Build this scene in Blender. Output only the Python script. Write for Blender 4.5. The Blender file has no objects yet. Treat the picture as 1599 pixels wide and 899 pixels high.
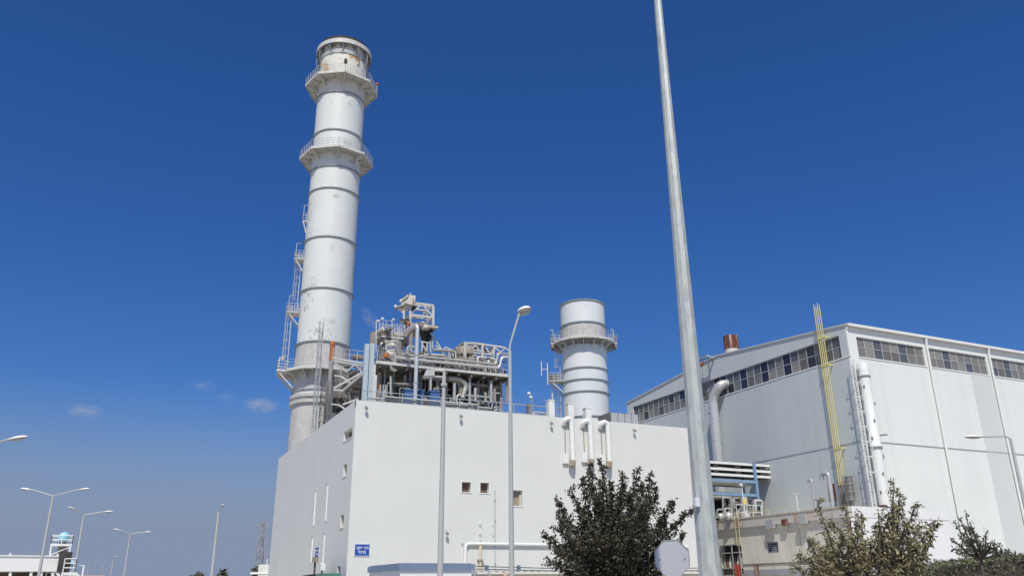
import bpy, random, math
import numpy as np
from math import sin, cos, radians, pi, sqrt, atan2, hypot
from mathutils import Vector, Matrix
random.seed(7)
RNG = np.random.default_rng(7)
SC = bpy.context.scene
COL = SC.collection

# ------------------------------------------------------------------ camera
# world: X runs along the fronts of the buildings, Y away from them, Z up
FOC, PITCH, ROLL, BEAR = 1280.0, radians(20.1), radians(-.55), radians(64.7)
CAM = Vector((0, 0, 1.65))
_f0 = Vector((cos(BEAR), sin(BEAR), 0)); _rt = Vector((sin(BEAR), -cos(BEAR), 0)); _up = Vector((0, 0, 1))
FW = _f0 * cos(PITCH) + _up * sin(PITCH); _u = _rt.cross(FW)
RX = _rt * cos(ROLL) + _u * sin(ROLL); UX = _u * cos(ROLL) - _rt * sin(ROLL)
cd = bpy.data.cameras.new('camera'); cam = bpy.data.objects.new('camera', cd); COL.objects.link(cam)
cam.matrix_world = Matrix((( RX.x, UX.x, -FW.x, CAM.x), (RX.y, UX.y, -FW.y, CAM.y), (RX.z, UX.z, -FW.z, CAM.z), (0, 0, 0, 1)))
cd.sensor_width = 36; cd.lens = 36 * FOC / 1599; cd.clip_start = .1; cd.clip_end = 6000
SC.camera = cam

# ------------------------------------------------------------------ light and sky
SUN_EL = radians(54); SUN_B = 181.0      # bearing of the sun, clockwise from where the camera heads
_a = BEAR - radians(SUN_B)
SUN = Vector((cos(_a) * cos(SUN_EL), sin(_a) * cos(SUN_EL), sin(SUN_EL)))
W = bpy.data.worlds.new('World'); SC.world = W; W.use_nodes = True
nt = W.node_tree; nt.nodes.clear()
out = nt.nodes.new('ShaderNodeOutputWorld'); bg = nt.nodes.new('ShaderNodeBackground'); sky = nt.nodes.new('ShaderNodeTexSky')
sky.sky_type = 'NISHITA'; sky.sun_disc = False; sky.sun_elevation = SUN_EL; sky.sun_rotation = atan2(SUN.x, SUN.y)
sky.altitude = 60; sky.air_density = 1.0; sky.dust_density = 1.5; sky.ozone_density = 10.0
bg.inputs['Strength'].default_value = .104
hs = nt.nodes.new('ShaderNodeHueSaturation'); hs.inputs['Saturation'].default_value = 1.18; hs.inputs['Hue'].default_value = .510
nt.links.new(sky.outputs[0], hs.inputs['Color']); hz = nt.nodes.new('ShaderNodeTexCoord'); sp = nt.nodes.new('ShaderNodeSeparateXYZ'); hr = nt.nodes.new('ShaderNodeMapRange'); hm = nt.nodes.new('ShaderNodeMixRGB')   # ground haze along the whole horizon
hr.interpolation_type = 'SMOOTHSTEP'; hr.inputs[1].default_value = .235; hr.inputs[2].default_value = .04; hm.inputs[2].default_value = (.235 / .104, .292 / .104, .42 / .104, 1)
nt.links.new(hz.outputs['Generated'], sp.inputs[0]); nt.links.new(sp.outputs['Z'], hr.inputs[0]); nt.links.new(hr.outputs[0], hm.inputs[0]); nt.links.new(hs.outputs[0], hm.inputs[1]); nt.links.new(hm.outputs[0], bg.inputs[0]); nt.links.new(bg.outputs[0], out.inputs[0])
sd = bpy.data.lights.new('sun', 'SUN'); sd.energy = 4.0; sd.angle = radians(.53); sd.color = (1, .955, .835)
so = bpy.data.objects.new('sun', sd); COL.objects.link(so); so.location = (0, 0, 80)
so.rotation_euler = SUN.to_track_quat('Z', 'Y').to_euler()
SC.view_settings.view_transform = 'Standard'; SC.view_settings.look = 'None'; SC.view_settings.gamma = 1
SC.view_settings.exposure = 0.0
SC.cycles.max_bounces = 6; SC.cycles.diffuse_bounces = 3; SC.cycles.glossy_bounces = 3; SC.cycles.transparent_max_bounces = 6

# ------------------------------------------------------------------ measuring: a pixel of the photograph's grid to a point of a real plane
def ray(px, py):
    d = FW * FOC + RX * (px - 799.5) + UX * (449.5 - py)
    return d / hypot(d.x, d.y)
def G(px, py, d): return CAM + ray(px, py) * d
def Fy(px, py, y): r = ray(px, py); return CAM + r * ((y - CAM.y) / r.y)
def Sx(px, py, x): r = ray(px, py); return CAM + r * ((x - CAM.x) / r.x)
def Hz(px, py, z): r = ray(px, py); return CAM + r * ((z - CAM.z) / r.z)
def PXM(p): return (Vector(p) - CAM).dot(FW) / FOC      # metres that one pixel spans at p
def zA(x, y): return 560 + x / 8.99, 450 + y / 8.99
def zB(x, y): return 560 + x / 8.99, 540 + y / 8.99
def zC(x, y): return 680 + x / 6.917, 520 + y / 6.917
def zD(x, y): return 430 + x / 5.618, 520 + y / 5.618
def z4(x, y): return 540 + x / 4.0875, 440 + y / 4.0875
def z5(x, y): return 820 + x / 2.995, 440 + y / 2.995
def z6(x, y): return 960 + x / 3.595, 470 + y / 3.595
def z7(x, y): return 1260 + x / 3.596, 470 + y / 3.596

# ------------------------------------------------------------------ materials
MATS = {}
def mat(name, col, rough=.6, metal=0.0, var=.12, scale=1.5, dirt=None, dirt_amt=.0, dirt_scale=(1, 1, 1), dirt_lo=.55, dirt_hi=.7,
        bump=0.0, bump_scale=20.0, wave=None, island=None, spec=.4, mask_scale=None, dloc=(0, 0, 0)):
    m = bpy.data.materials.new(name); m.use_nodes = True; t = m.node_tree; N = t.nodes; L = t.links
    b = N['Principled BSDF']; b.inputs['Roughness'].default_value = rough; b.inputs['Metallic'].default_value = metal
    b.inputs['Specular IOR Level'].default_value = spec
    tc = N.new('ShaderNodeTexCoord')
    n1 = N.new('ShaderNodeTexNoise'); n1.inputs['Scale'].default_value = scale; n1.inputs['Detail'].default_value = 6
    L.new(tc.outputs['Object'], n1.inputs['Vector'])
    r = N.new('ShaderNodeValToRGB'); e = r.color_ramp.elements
    e[0].position = .3; e[1].position = .7
    e[0].color = (*[max(0, c * (1 - var)) for c in col], 1); e[1].color = (*[min(1, c * (1 + var)) for c in col], 1)
    L.new(n1.outputs['Fac'], r.inputs[0]); cur = r.outputs[0]
    if island:
        g = N.new('ShaderNodeNewGeometry'); r2 = N.new('ShaderNodeValToRGB'); r2.color_ramp.interpolation = 'LINEAR'
        els = r2.color_ramp.elements
        while len(els) < len(island): els.new(.5)
        for i, c in enumerate(island): els[i].position = i / (len(island) - 1); els[i].color = (*c, 1)
        L.new(g.outputs['Random Per Island'], r2.inputs[0]); cur = r2.outputs[0]
    if dirt:
        mp = N.new('ShaderNodeMapping'); mp.inputs['Scale'].default_value = dirt_scale; mp.inputs['Location'].default_value = dloc; L.new(tc.outputs['Object'], mp.inputs[0])
        n2 = N.new('ShaderNodeTexNoise'); n2.inputs['Scale'].default_value = 1; n2.inputs['Detail'].default_value = 8; n2.inputs['Roughness'].default_value = .65
        L.new(mp.outputs[0], n2.inputs['Vector'])
        r3 = N.new('ShaderNodeValToRGB'); r3.color_ramp.elements[0].position = dirt_lo; r3.color_ramp.elements[1].position = dirt_hi
        r3.color_ramp.elements[0].color = (0, 0, 0, 1); r3.color_ramp.elements[1].color = (dirt_amt,) * 3 + (1,)
        L.new(n2.outputs['Fac'], r3.inputs[0]); fac = r3.outputs[0]
        if mask_scale:
            n4 = N.new('ShaderNodeTexNoise'); n4.inputs['Scale'].default_value = mask_scale; n4.inputs['Detail'].default_value = 2
            L.new(tc.outputs['Object'], n4.inputs['Vector'])
            r4 = N.new('ShaderNodeValToRGB'); r4.color_ramp.elements[0].position = .5; r4.color_ramp.elements[1].position = .62
            L.new(n4.outputs['Fac'], r4.inputs[0])
            mu = N.new('ShaderNodeMath'); mu.operation = 'MULTIPLY'; L.new(fac, mu.inputs[0]); L.new(r4.outputs[0], mu.inputs[1]); fac = mu.outputs[0]
        mx = N.new('ShaderNodeMixRGB'); L.new(fac, mx.inputs[0]); L.new(cur, mx.inputs[1]); mx.inputs[2].default_value = (*dirt, 1); cur = mx.outputs[0]
    L.new(cur, b.inputs['Base Color'])
    h = None
    if wave:
        axis, pitch = wave
        w = N.new('ShaderNodeTexWave'); w.wave_type = 'BANDS'; w.bands_direction = axis; w.inputs['Scale'].default_value = .314 / pitch
        L.new(tc.outputs['Object'], w.inputs['Vector']); h = w.outputs['Fac']; dist = .006
    elif bump:
        n3 = N.new('ShaderNodeTexNoise'); n3.inputs['Scale'].default_value = bump_scale; n3.inputs['Detail'].default_value = 5
        L.new(tc.outputs['Object'], n3.inputs['Vector']); h = n3.outputs['Fac']; dist = bump
    if h:
        bp = N.new('ShaderNodeBump'); bp.inputs['Distance'].default_value = dist; bp.inputs['Strength'].default_value = .5
        L.new(h, bp.inputs['Height']); L.new(bp.outputs[0], b.inputs['Normal'])
    MATS[name] = m
    return m
M = MATS
mat('plaster', (.645, .655, .625), .85, var=.025, scale=.25, dirt=(.54, .55, .53), dirt_amt=.3, dirt_scale=(1.3, 1.3, .12), dirt_lo=.5, dirt_hi=.85, bump=.006, bump_scale=9)
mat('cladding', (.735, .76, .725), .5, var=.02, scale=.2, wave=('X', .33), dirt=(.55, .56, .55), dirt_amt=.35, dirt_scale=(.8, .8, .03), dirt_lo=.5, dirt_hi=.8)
mat('cladding_shaded_side', (.555, .6, .59), .5, var=.03, scale=.15, wave=('Y', .33), dirt=(.42, .45, .46), dirt_amt=.4, dirt_scale=(.8, .8, .03), dirt_lo=.45, dirt_hi=.8)  # same sheet as the front, shade of the side face put into the colour
mat('cladding_grey', (.61, .635, .615), .5, var=.02, scale=.2, wave=('X', .33))
mat('white_trim', (.74, .75, .72), .5, var=.04, scale=2)
mat('grey_trim', (.42, .44, .45), .5, var=.08, scale=2)
mat('roof_sheet', (.5, .51, .52), .6, var=.06)
mat('roof_felt', (.4, .4, .39), .9, var=.15)
mat('fibreglass', (.17, .175, .17), .45, var=.2, scale=6, wave=('Y', .16), spec=.5)
mat('fibreglass_front', (.19, .185, .17), .45, var=.2, scale=6, wave=('X', .16), spec=.5)
mat('fibreglass_worn', (.14, .135, .125), .55, var=.3, scale=9, wave=('X', .16), spec=.3)
mat('fibreglass_pale', (.25, .245, .225), .5, var=.25, scale=7, wave=('X', .16), spec=.4)
mat('pane_mid', (.1, .105, .115), .25, var=.2, scale=3, spec=.6)
mat('dark_glass', (.025, .03, .045), .12, var=.2, scale=2, spec=.6)
mat('black_gap', (.015, .015, .017), .8)
mat('stack_paint', (.655, .685, .655), .48, var=.03, scale=.35, dirt=(.33, .3, .25), dirt_amt=.75, dirt_scale=(1.5, 1.5, 1.7), dirt_lo=.525, dirt_hi=.59, mask_scale=.2, bump=.01, bump_scale=1.2)
mat('stack_bare', (.5, .495, .475), .6, var=.1, scale=1.2, dirt=(.36, .33, .29), dirt_amt=.6, dirt_scale=(1.5, 1.5, .2), dirt_lo=.5, dirt_hi=.75)
mat('stack_clean', (.675, .705, .69), .45, var=.03, scale=.4, dirt=(.5, .48, .42), dirt_amt=.5, dirt_scale=(1.2, 1.2, .4), dirt_lo=.58, dirt_hi=.7, mask_scale=.3)
mat('stack_cap', (.66, .65, .58), .6, var=.08, scale=.8, dirt=(.55, .3, .1), dirt_amt=.85, dirt_scale=(.5, .5, .4), dirt_lo=.56, dirt_hi=.59, dloc=(3.3, 1.2, .7))
mat('ring_steel', (.24, .27, .28), .6, var=.2, scale=2)
mat('white_steel', (.58, .575, .54), .5, var=.08, scale=1.5, dirt=(.3, .25, .2), dirt_amt=.5, dirt_scale=(2, 2, 1), dirt_lo=.55, dirt_hi=.7)
mat('galvanised', (.44, .46, .46), .5, .35, var=.12, scale=2.5)
mat('mast_zinc', (.52, .55, .52), .55, .25, var=.1, scale=3, dirt=(.36, .38, .37), dirt_amt=.8, dirt_scale=(9, 9, 3), dirt_lo=.47, dirt_hi=.66, bump=.002, bump_scale=60)
mat('pole_paint', (.43, .445, .43), .5, .1, var=.06, scale=2)
mat('lamp_shell', (.74, .74, .71), .4, var=.04, scale=4)
mat('lamp_lens', (.32, .32, .3), .25, var=.1, scale=6)
mat('aluminium_lagging', (.66, .655, .63), .3, .45, var=.08, scale=3, bump=.01, bump_scale=4)
mat('pipe_lagging', (.43, .42, .38), .42, .45, var=.12, scale=1.2, dirt=(.3, .24, .18), dirt_amt=.6, dirt_scale=(1, 1, 1), dirt_lo=.55, dirt_hi=.7)
mat('dull_pipe', (.22, .21, .19), .55, .3, var=.2, scale=1.5)
mat('brown_lagging', (.24, .19, .15), .6, .2, var=.25, scale=1.2)
mat('dark_steel', (.05, .048, .045), .7, .1, var=.3, scale=1)
mat('beam_beige', (.3, .265, .22), .7, var=.2, scale=1)
mat('cream_box', (.6, .56, .47), .6, var=.1, scale=1)
mat('tray_bluegrey', (.45, .53, .55), .5, .15, var=.06, scale=.8)
mat('blue_tank', (.05, .13, .3), .5, var=.15, scale=1)
mat('blue_steel', (.2, .31, .46), .5, var=.1, scale=1)
mat('red_box', (.36, .12, .06), .6, var=.2, scale=2)
mat('red_cloth', (.36, .05, .035), .8, var=.3, scale=4)
mat('rust', (.13, .05, .032), .85, var=.45, scale=1.5, dirt=(.55, .42, .33), dirt_amt=.9, dirt_scale=(2.4, 2.4, .14), dirt_lo=.53, dirt_hi=.62, bump=.02, bump_scale=6)
mat('rust_orange', (.4, .14, .05), .85, var=.35, scale=2)
mat('yellow_paint', (.66, .58, .2), .5, var=.08, scale=1)
mat('yellow_pale', (.62, .55, .34), .55, var=.08, scale=1)
mat('sign_blue', (.025, .085, .36), .45, var=.06, scale=1)
mat('sign_white', (.75, .77, .8), .5, var=.02)
mat('brown_shutter', (.12, .085, .065), .7, var=.25, scale=3)
mat('tan_panel', (.3, .25, .19), .75, var=.2, scale=2)
mat('cream_pipe', (.62, .53, .38), .6, var=.06)
mat('annex_render', (.64, .61, .53), .9, var=.05, scale=.5, dirt=(.36, .33, .29), dirt_amt=.5, dirt_scale=(1.5, 1.5, .1), dirt_lo=.48, dirt_hi=.75, bump=.01, bump_scale=8)
mat('annex_rusty', (.52, .495, .45), .9, var=.12, scale=.8, dirt=(.34, .15, .06), dirt_amt=.8, dirt_scale=(.5, .5, .25), dirt_lo=.52, dirt_hi=.66, bump=.01, bump_scale=8)
mat('annex_white', (.74, .74, .73), .8, var=.03, scale=.6)
mat('concrete_band', (.3, .31, .33), .85, var=.1, scale=.8)
mat('cabin_white', (.7, .72, .72), .5, var=.03, wave=('X', .25))
mat('fascia_blue', (.16, .22, .32), .45, var=.12, scale=1.5)
mat('cream_sheet', (.68, .65, .58), .55, var=.05, scale=.6)
mat('cable_black', (.05, .06, .075), .6)
mat('dome_blue', (.3, .6, .74), .4, var=.05)
mat('pale_blue', (.34, .5, .66), .5, var=.06)
mat('tan_wall', (.48, .4, .32), .9, var=.08)
mat('pylon_hazy_steel', (.3, .31, .33), .6, .1, var=.1)  # steel paled towards blue, distance haze put into the colour
mat('sign_back', (.52, .53, .55), .42, .3, var=.04, scale=1.5, dirt=(.62, .5, .5), dirt_amt=.4, dirt_scale=(4, 4, 3), dirt_lo=.5, dirt_hi=.7)
mat('sign_rim', (.4, .41, .43), .4, .4)
mat('sign_red', (.5, .03, .03), .5)
mat('bark_dark', (.09, .075, .06), .9, var=.3, scale=8, bump=.02, bump_scale=25)
mat('bark_grey', (.2, .16, .12), .9, var=.3, scale=8, bump=.01, bump_scale=25)
mat('leaf_dark', (.05, .055, .03), .5, island=[(.016, .016, .009), (.034, .033, .02), (.055, .052, .032), (.075, .07, .042), (.15, .135, .09)])
mat('leaf_olive', (.13, .11, .05), .6, island=[(.085, .08, .038), (.19, .17, .08), (.27, .225, .11), (.16, .155, .075), (.4, .34, .2)])
mat('leaf_grey', (.07, .075, .05), .55, island=[(0.047, 0.050, 0.032), (0.088, 0.089, 0.059), (0.135, 0.135, 0.092), (0.189, 0.182, 0.135)])
mat('hedge_leaf', (.07, .07, .035), .8, island=[(.05, .04, .028), (.085, .065, .042), (.05, .05, .028), (.15, .115, .08)])
mat('hedge_top_leaf', (.09, .1, .04), .7, island=[(.09, .1, .045), (.13, .14, .065), (.17, .165, .085), (.1, .09, .05)])
mat('hedge_core', (.04, .033, .024), .9, var=.4, scale=3)
mat('palm_leaf', (.07, .085, .04), .7, var=.3, scale=2)
mat('green_bin', (.08, .2, .15), .5, var=.1)
mat('soil', (.38, .33, .26), .95, var=.2, scale=.6, bump=.02, bump_scale=4)
mat('concrete', (.5, .465, .4), .9, var=.1, scale=.4, bump=.005, bump_scale=10)
mat('asphalt', (.055, .055, .057), .9, var=.2, scale=3, bump=.006, bump_scale=60)
mat('kerb_stone', (.4, .4, .39), .9, var=.1, scale=2)
mat('road_paint', (.75, .75, .72), .7, var=.06)

# ------------------------------------------------------------------ mesh helper
ROOTLOC = {}
class MB:
    def __init__(s): s.v = []; s.f = []; s.sm = []
    def add(s, vs, fs, smooth=False):
        o = len(s.v); s.v += [tuple(v) for v in vs]; s.f += [tuple(i + o for i in f) for f in fs]; s.sm += [smooth] * len(fs); return s
    def hexa(s, a):   # eight corners: bottom four, top four
        return s.add(a, [(3, 2, 1, 0), (4, 5, 6, 7), (0, 1, 5, 4), (1, 2, 6, 5), (2, 3, 7, 6), (3, 0, 4, 7)])
    def box(s, x0, x1, y0, y1, z0, z1):
        return s.hexa([(x0, y0, z0), (x1, y0, z0), (x1, y1, z0), (x0, y1, z0), (x0, y0, z1), (x1, y0, z1), (x1, y1, z1), (x0, y1, z1)])
    def bar(s, p, q, w, h=None, up=(0, 0, 1)):
        p = Vector(p); q = Vector(q); h = h or w; d = (q - p).normalized(); u = Vector(up)
        if abs(d.dot(u)) > .98: u = Vector((0, 1, 0))
        a = d.cross(u).normalized() * (w / 2); b = a.cross(d).normalized() * (h / 2)
        return s.hexa([p - a - b, p + a - b, p + a + b, p - a + b, q - a - b, q + a - b, q + a + b, q - a + b])
    def tube(s, pts, r, n=10, caps=True):
        pts = [Vector(p) for p in pts]; rs = r if isinstance(r, (list, tuple)) else [r] * len(pts)
        vs = []; fs = []; prev = None
        for i, p in enumerate(pts):
            if i == 0: d = pts[1] - p
            elif i == len(pts) - 1: d = p - pts[i - 1]
            else: d = (pts[i + 1] - p).normalized() + (p - pts[i - 1]).normalized()
            d.normalize()
            if prev is None:
                ref = Vector((0, 0, 1)) if abs(d.z) < .95 else Vector((1, 0, 0)); a = d.cross(ref).normalized()
            else:
                a = (prev - d * prev.dot(d)).normalized()
            prev = a; b = d.cross(a)
            k = 1.0
            if 0 < i < len(pts) - 1:
                c = (pts[i + 1] - p).normalized().dot((p - pts[i - 1]).normalized()); k = min(1.4, 1 / max(.3, sqrt((1 + c) / 2)))
            for j in range(n):
                t = 2 * pi * j / n; vs.append(p + (a * cos(t) + b * sin(t)) * rs[i] * (1 + (k - 1) * .5))
        for i in range(len(pts) - 1):
            for j in range(n): fs.append((i * n + j, i * n + (j + 1) % n, (i + 1) * n + (j + 1) % n, (i + 1) * n + j))
        s.add(vs, fs, True)
        if caps:
            o = len(s.v) - len(vs); s.f.append(tuple(o + j for j in reversed(range(n)))); s.f.append(tuple(o + (len(pts) - 1) * n + j for j in range(n))); s.sm += [False, False]
        return s
    def lathe(s, c, prof, n=48, smooth=True, a0=0., a1=2 * pi):
        c = Vector(c); full = abs(a1 - a0 - 2 * pi) < 1e-6; m = n if full else n + 1; vs = []; fs = []
        for r, z in prof:
            for j in range(m): t = a0 + (a1 - a0) * j / n; vs.append((c.x + r * cos(t), c.y + r * sin(t), c.z + z))
        for i in range(len(prof) - 1):
            for j in range(n): j2 = (j + 1) % m; fs.append((i * m + j, i * m + j2, (i + 1) * m + j2, (i + 1) * m + j))
        return s.add(vs, fs, smooth)
    def disc(s, c, r, n=24):
        c = Vector(c); return s.add([(c.x + r * cos(2 * pi * j / n), c.y + r * sin(2 * pi * j / n), c.z) for j in range(n)], [tuple(range(n))])
    def ell(s, c, ax, ay, az, n=14, m=8, half=None):
        c = Vector(c); ax = Vector(ax); ay = Vector(ay); az = Vector(az); vs = []; fs = []
        lo, hi = (-pi / 2, pi / 2) if half is None else ((0, pi / 2) if half > 0 else (-pi / 2, 0))
        for i in range(m + 1):
            f = lo + (hi - lo) * i / m
            for j in range(n): t = 2 * pi * j / n; vs.append(c + ax * cos(f) * cos(t) + ay * cos(f) * sin(t) + az * sin(f))
        for i in range(m):
            for j in range(n): fs.append((i * n + j, i * n + (j + 1) % n, (i + 1) * n + (j + 1) % n, (i + 1) * n + j))
        return s.add(vs, fs, True)
    def wall(s, o, u, v, WW, HH, holes, depth, n):
        o, u, v, n = Vector(o), Vector(u), Vector(v), Vector(n)
        us = sorted({0., WW, *[h[0] for h in holes], *[h[1] for h in holes]}); vs_ = sorted({0., HH, *[h[2] for h in holes], *[h[3] for h in holes]})
        P = lambda a, b, d=0.: o + u * a + v * b - n * d
        fl = u.cross(v).dot(n) < 0
        def q(a): s.add(a[::-1] if fl else a, [(0, 1, 2, 3)])
        for i in range(len(us) - 1):
            for j in range(len(vs_) - 1):
                cu, cv = (us[i] + us[i + 1]) / 2, (vs_[j] + vs_[j + 1]) / 2
                if any(h[0] < cu < h[1] and h[2] < cv < h[3] for h in holes): continue
                q([P(us[i], vs_[j]), P(us[i + 1], vs_[j]), P(us[i + 1], vs_[j + 1]), P(us[i], vs_[j + 1])])
        for a, b, c, d in holes:
            for (p1, p2) in (((a, c), (b, c)), ((b, c), (b, d)), ((b, d), (a, d)), ((a, d), (a, c))):
                q([P(*p1), P(*p1, depth), P(*p2, depth), P(*p2)])
        return s
    def build(s, name, m, parent=None, label=None):
        L = ROOTLOC.get(parent.name if parent else '', Vector((0, 0, 0)))
        me = bpy.data.meshes.new(name); me.from_pydata([(x - L.x, y - L.y, z - L.z) for x, y, z in s.v], [], s.f); me.update()
        me.polygons.foreach_set('use_smooth', s.sm)
        if not isinstance(m, (list, tuple)): m = [m]
        for k in m: me.materials.append(MATS[k])
        if any(s.sm):
            try: me.set_sharp_from_angle(angle=radians(40))
            except Exception: pass
        o = bpy.data.objects.new(name, me); COL.objects.link(o)
        if parent: o.parent = parent; ROOTLOC[o.name] = L
        if label: o['label'] = label
        return o
def thing(name, label, cat, loc, group=None):
    o = bpy.data.objects.new(name, None); COL.objects.link(o); o.location = loc; o.empty_display_size = .5
    ROOTLOC[o.name] = Vector(loc); o['label'] = label; o['category'] = cat
    if group: o['group'] = group
    return o
def tag(o, label, cat, group=None):
    o['label'] = label; o['category'] = cat
    if group: o['group'] = group
    return o
def struct(mb, name, m): o = mb.build(name, m); o['kind'] = 'structure'; return o
def inst(o, name, loc, parent, m=None):      # another object on the same mesh
    c = bpy.data.objects.new(name, o.data); COL.objects.link(c); c.location = loc; c.parent = parent
    if m: c.material_slots[0].link = 'OBJECT'; c.material_slots[0].material = MATS[m]
    return c
def arc_pts(c, r, a0, a1, z, n=24): return [(c[0] + r * cos(a0 + (a1 - a0) * i / n), c[1] + r * sin(a0 + (a1 - a0) * i / n), z) for i in range(n + 1)]
def elbow(a, b, c, r, n=5):                  # rounds corner b of a-b-c
    a, b, c = Vector(a), Vector(b), Vector(c); p = b + (a - b).normalized() * r; q = b + (c - b).normalized() * r
    return [p * (1 - t) ** 2 + b * 2 * t * (1 - t) + q * t * t for t in [i / n for i in range(n + 1)]]
def rounded(pts, r):
    pts = [Vector(p) for p in pts]; o = [pts[0]]
    for i in range(1, len(pts) - 1):
        rr = min(r, (pts[i] - pts[i - 1]).length * .45, (pts[i + 1] - pts[i]).length * .45); o += elbow(pts[i - 1], pts[i], pts[i + 1], rr)
    return o + [pts[-1]]
def rail(mb, pts, h=1.1, gap=1.6, r=.03, mid=2, n=5):
    pts = [Vector(p) for p in pts]; up = Vector((0, 0, 1))
    for a, b in zip(pts[:-1], pts[1:]):
        for k in range(mid): z = h * (mid - k) / mid; mb.tube([a + up * z, b + up * z], r, n, False)
        c = max(1, round((b - a).length / gap))
        for i in range(c + 1): p = a.lerp(b, i / c); mb.tube([p, p + up * h], r, n, False)
    return mb
UP = Vector((0, 0, 1))

# ------------------------------------------------------------------ ground
struct(MB().add([(-3000, -3000, 0), (3000, -3000, 0), (3000, 3000, 0), (-3000, 3000, 0)], [(0, 1, 2, 3)]), 'ground', 'soil')
struct(MB().add([(-60, 12, .004), (120, 12, .004), (120, 140, .004), (-60, 140, .004)], [(0, 1, 2, 3)]), 'yard', 'concrete')
struct(MB().add([(-200, -6, .008), (200, -6, .008), (200, 7.0, .008), (-200, 7.0, .008)], [(0, 1, 2, 3)]), 'road', 'asphalt')
mk = MB()
for i in range(-20, 20): mk.add([(i * 6, .4, .012), (i * 6 + 3, .4, .012), (i * 6 + 3, .52, .012), (i * 6, .52, .012)], [(0, 1, 2, 3)])
struct(mk, 'road_marking', 'road_paint')
struct(MB().box(-200, 200, 7.0, 7.2, 0, .14), 'kerb', 'kerb_stone')
struct(MB().box(-200, 200, 7.2, 11.9, -.1, .12), 'pavement', 'concrete')

# ------------------------------------------------------------------ white front building
X0, Y0, ZR = 17.3, 67.83, 16.8; X1, Y1 = 52.6, 104.0
wb = thing('white_plant_building', 'plain white rendered building with flat roof and few small windows, below the tall chimney', 'building', (X0, Y0, 0))
def frect(pts, y): P = [Fy(*p, y) for p in pts]; return (min(p.x for p in P), max(p.x for p in P), min(p.z for p in P), max(p.z for p in P))
fw_holes = [(27.05, 27.9, 9.52, 10.4), (28.8, 29.62, 9.52, 10.42), (31.95, 32.9, 8.5, 9.9)]
sd_holes = [(68.55, 71.45, 13.8, 14.65), (69.65, 70.85, 10.7, 11.75), (69.7, 70.8, 6.5, 7.55), (69.8, 70.85, 2.5, 3.48)]
MB().wall((X0, Y0, 0), (1, 0, 0), (0, 0, 1), X1 - X0, ZR, [(a - X0, b - X0, c, d) for a, b, c, d in fw_holes], .45, (0, -1, 0)).build('front_wall', 'plaster', wb)
MB().wall((X0, Y0, 0), (0, 1, 0), (0, 0, 1), Y1 - Y0, ZR, [(a - Y0, b - Y0, c, d) for a, b, c, d in sd_holes], .6, (-1, 0, 0)).build('side_wall', 'plaster', wb)
m_ = MB(); m_.add([(X1, Y0, 0), (X1, Y1, 0), (X1, Y1, ZR), (X1, Y0, ZR)], [(0, 1, 2, 3)]); m_.add([(X0, Y1, 0), (X0, Y1, ZR), (X1, Y1, ZR), (X1, Y1, 0)], [(0, 1, 2, 3)]); m_.build('rear_wall', 'plaster', wb)
MB().add([(X0 + .3, Y0 + .3, ZR - .6), (X1 - .3, Y0 + .3, ZR - .6), (X1 - .3, Y1 - .3, ZR - .6), (X0 + .3, Y1 - .3, ZR - .6)], [(0, 1, 2, 3)]).build('roof', 'roof_felt', wb)
m_ = MB()
m_.box(X0, X1, Y0 + .002, Y0 + .3, ZR - .6, ZR + .002); m_.box(X0 + .002, X0 + .3, Y0 + .3, Y1, ZR - .6, ZR + .003); m_.box(X1 - .3, X1 - .002, Y0 + .3, Y1, ZR - .6, ZR + .003); m_.box(X0 + .3, X1 - .3, Y1 - .3, Y1 - .002, ZR - .6, ZR + .003)
m_.build('parapet', 'plaster', wb)
for i, (a, b, c, d) in enumerate(fw_holes):
    fr = MB(); t = .07; y = Y0 + .4
    fr.box(a, a + t, y - .06, y, c, d); fr.box(b - t, b, y - .06, y, c, d); fr.box(a + t, b - t, y - .06, y, c, c + t); fr.box(a + t, b - t, y - .06, y, d - t, d)
    w = fr.build('window', 'white_trim' if i == 2 else 'tan_panel', wb)
    MB().box(a + t, b - t, y - .03, y + .02, c + t, d - t).build('shutter', 'tan_panel' if i == 2 else 'brown_shutter', w)
    MB().box(a - .06, b + .06, Y0 - .05, Y0 + .3, c - .06, c + .01).build('sill', 'white_trim', w)
    sm = MB(); e_ = .09
    for q_ in ((a - e_, a - .003, c - .06, d + e_), (b + .003, b + e_, c - .06, d + e_), (a - .003, b + .003, d + .003, d + e_)): sm.box(q_[0], q_[1], Y0 - .03, Y0 - .002, q_[2], q_[3])
    sm.build('surround', 'white_trim', w)
    if i == 2: MB().box(b - .25, b - .04, y - .3, y - .06, c + .02, c + 1.0).build('reveal_panel', 'cream_box', w)
for i, (a, b, c, d) in enumerate(sd_holes):
    fr = MB(); t = .07; x = X0 + .55
    fr.box(x - .06, x, a, a + t, c, d); fr.box(x - .06, x, b - t, b, c, d); fr.box(x - .06, x, a + t, b - t, c, c + t); fr.box(x - .06, x, a + t, b - t, d - t, d)
    w = fr.build('window', 'tan_panel', wb)
    MB().box(x - .03, x + .02, a + t, b - t, c + t, d - t).build('pane', 'brown_shutter', w)
    MB().box(X0 - .05, X0 + .4, a - .05, b + .05, c - .06, c + .01).build('sill', 'white_trim' if i != 2 else 'cream_pipe', w)
for ya, z0, z1 in ((81.15, 7.4, 10.55), (76.25, 7.5, 10.65), (81.1, 4.1, 6.3), (76.2, 3.9, 6.32)):
    s_ = MB().box(X0 - .09, X0 - .002, ya - .12, ya + .12, z0, z1).build('drain_strip', 'white_trim', wb)
    MB().box(X0 - .13, X0 - .005, ya - .16, ya + .16, z1 + .01, z1 + .2).build('strip_cap', 'grey_trim', s_)

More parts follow.
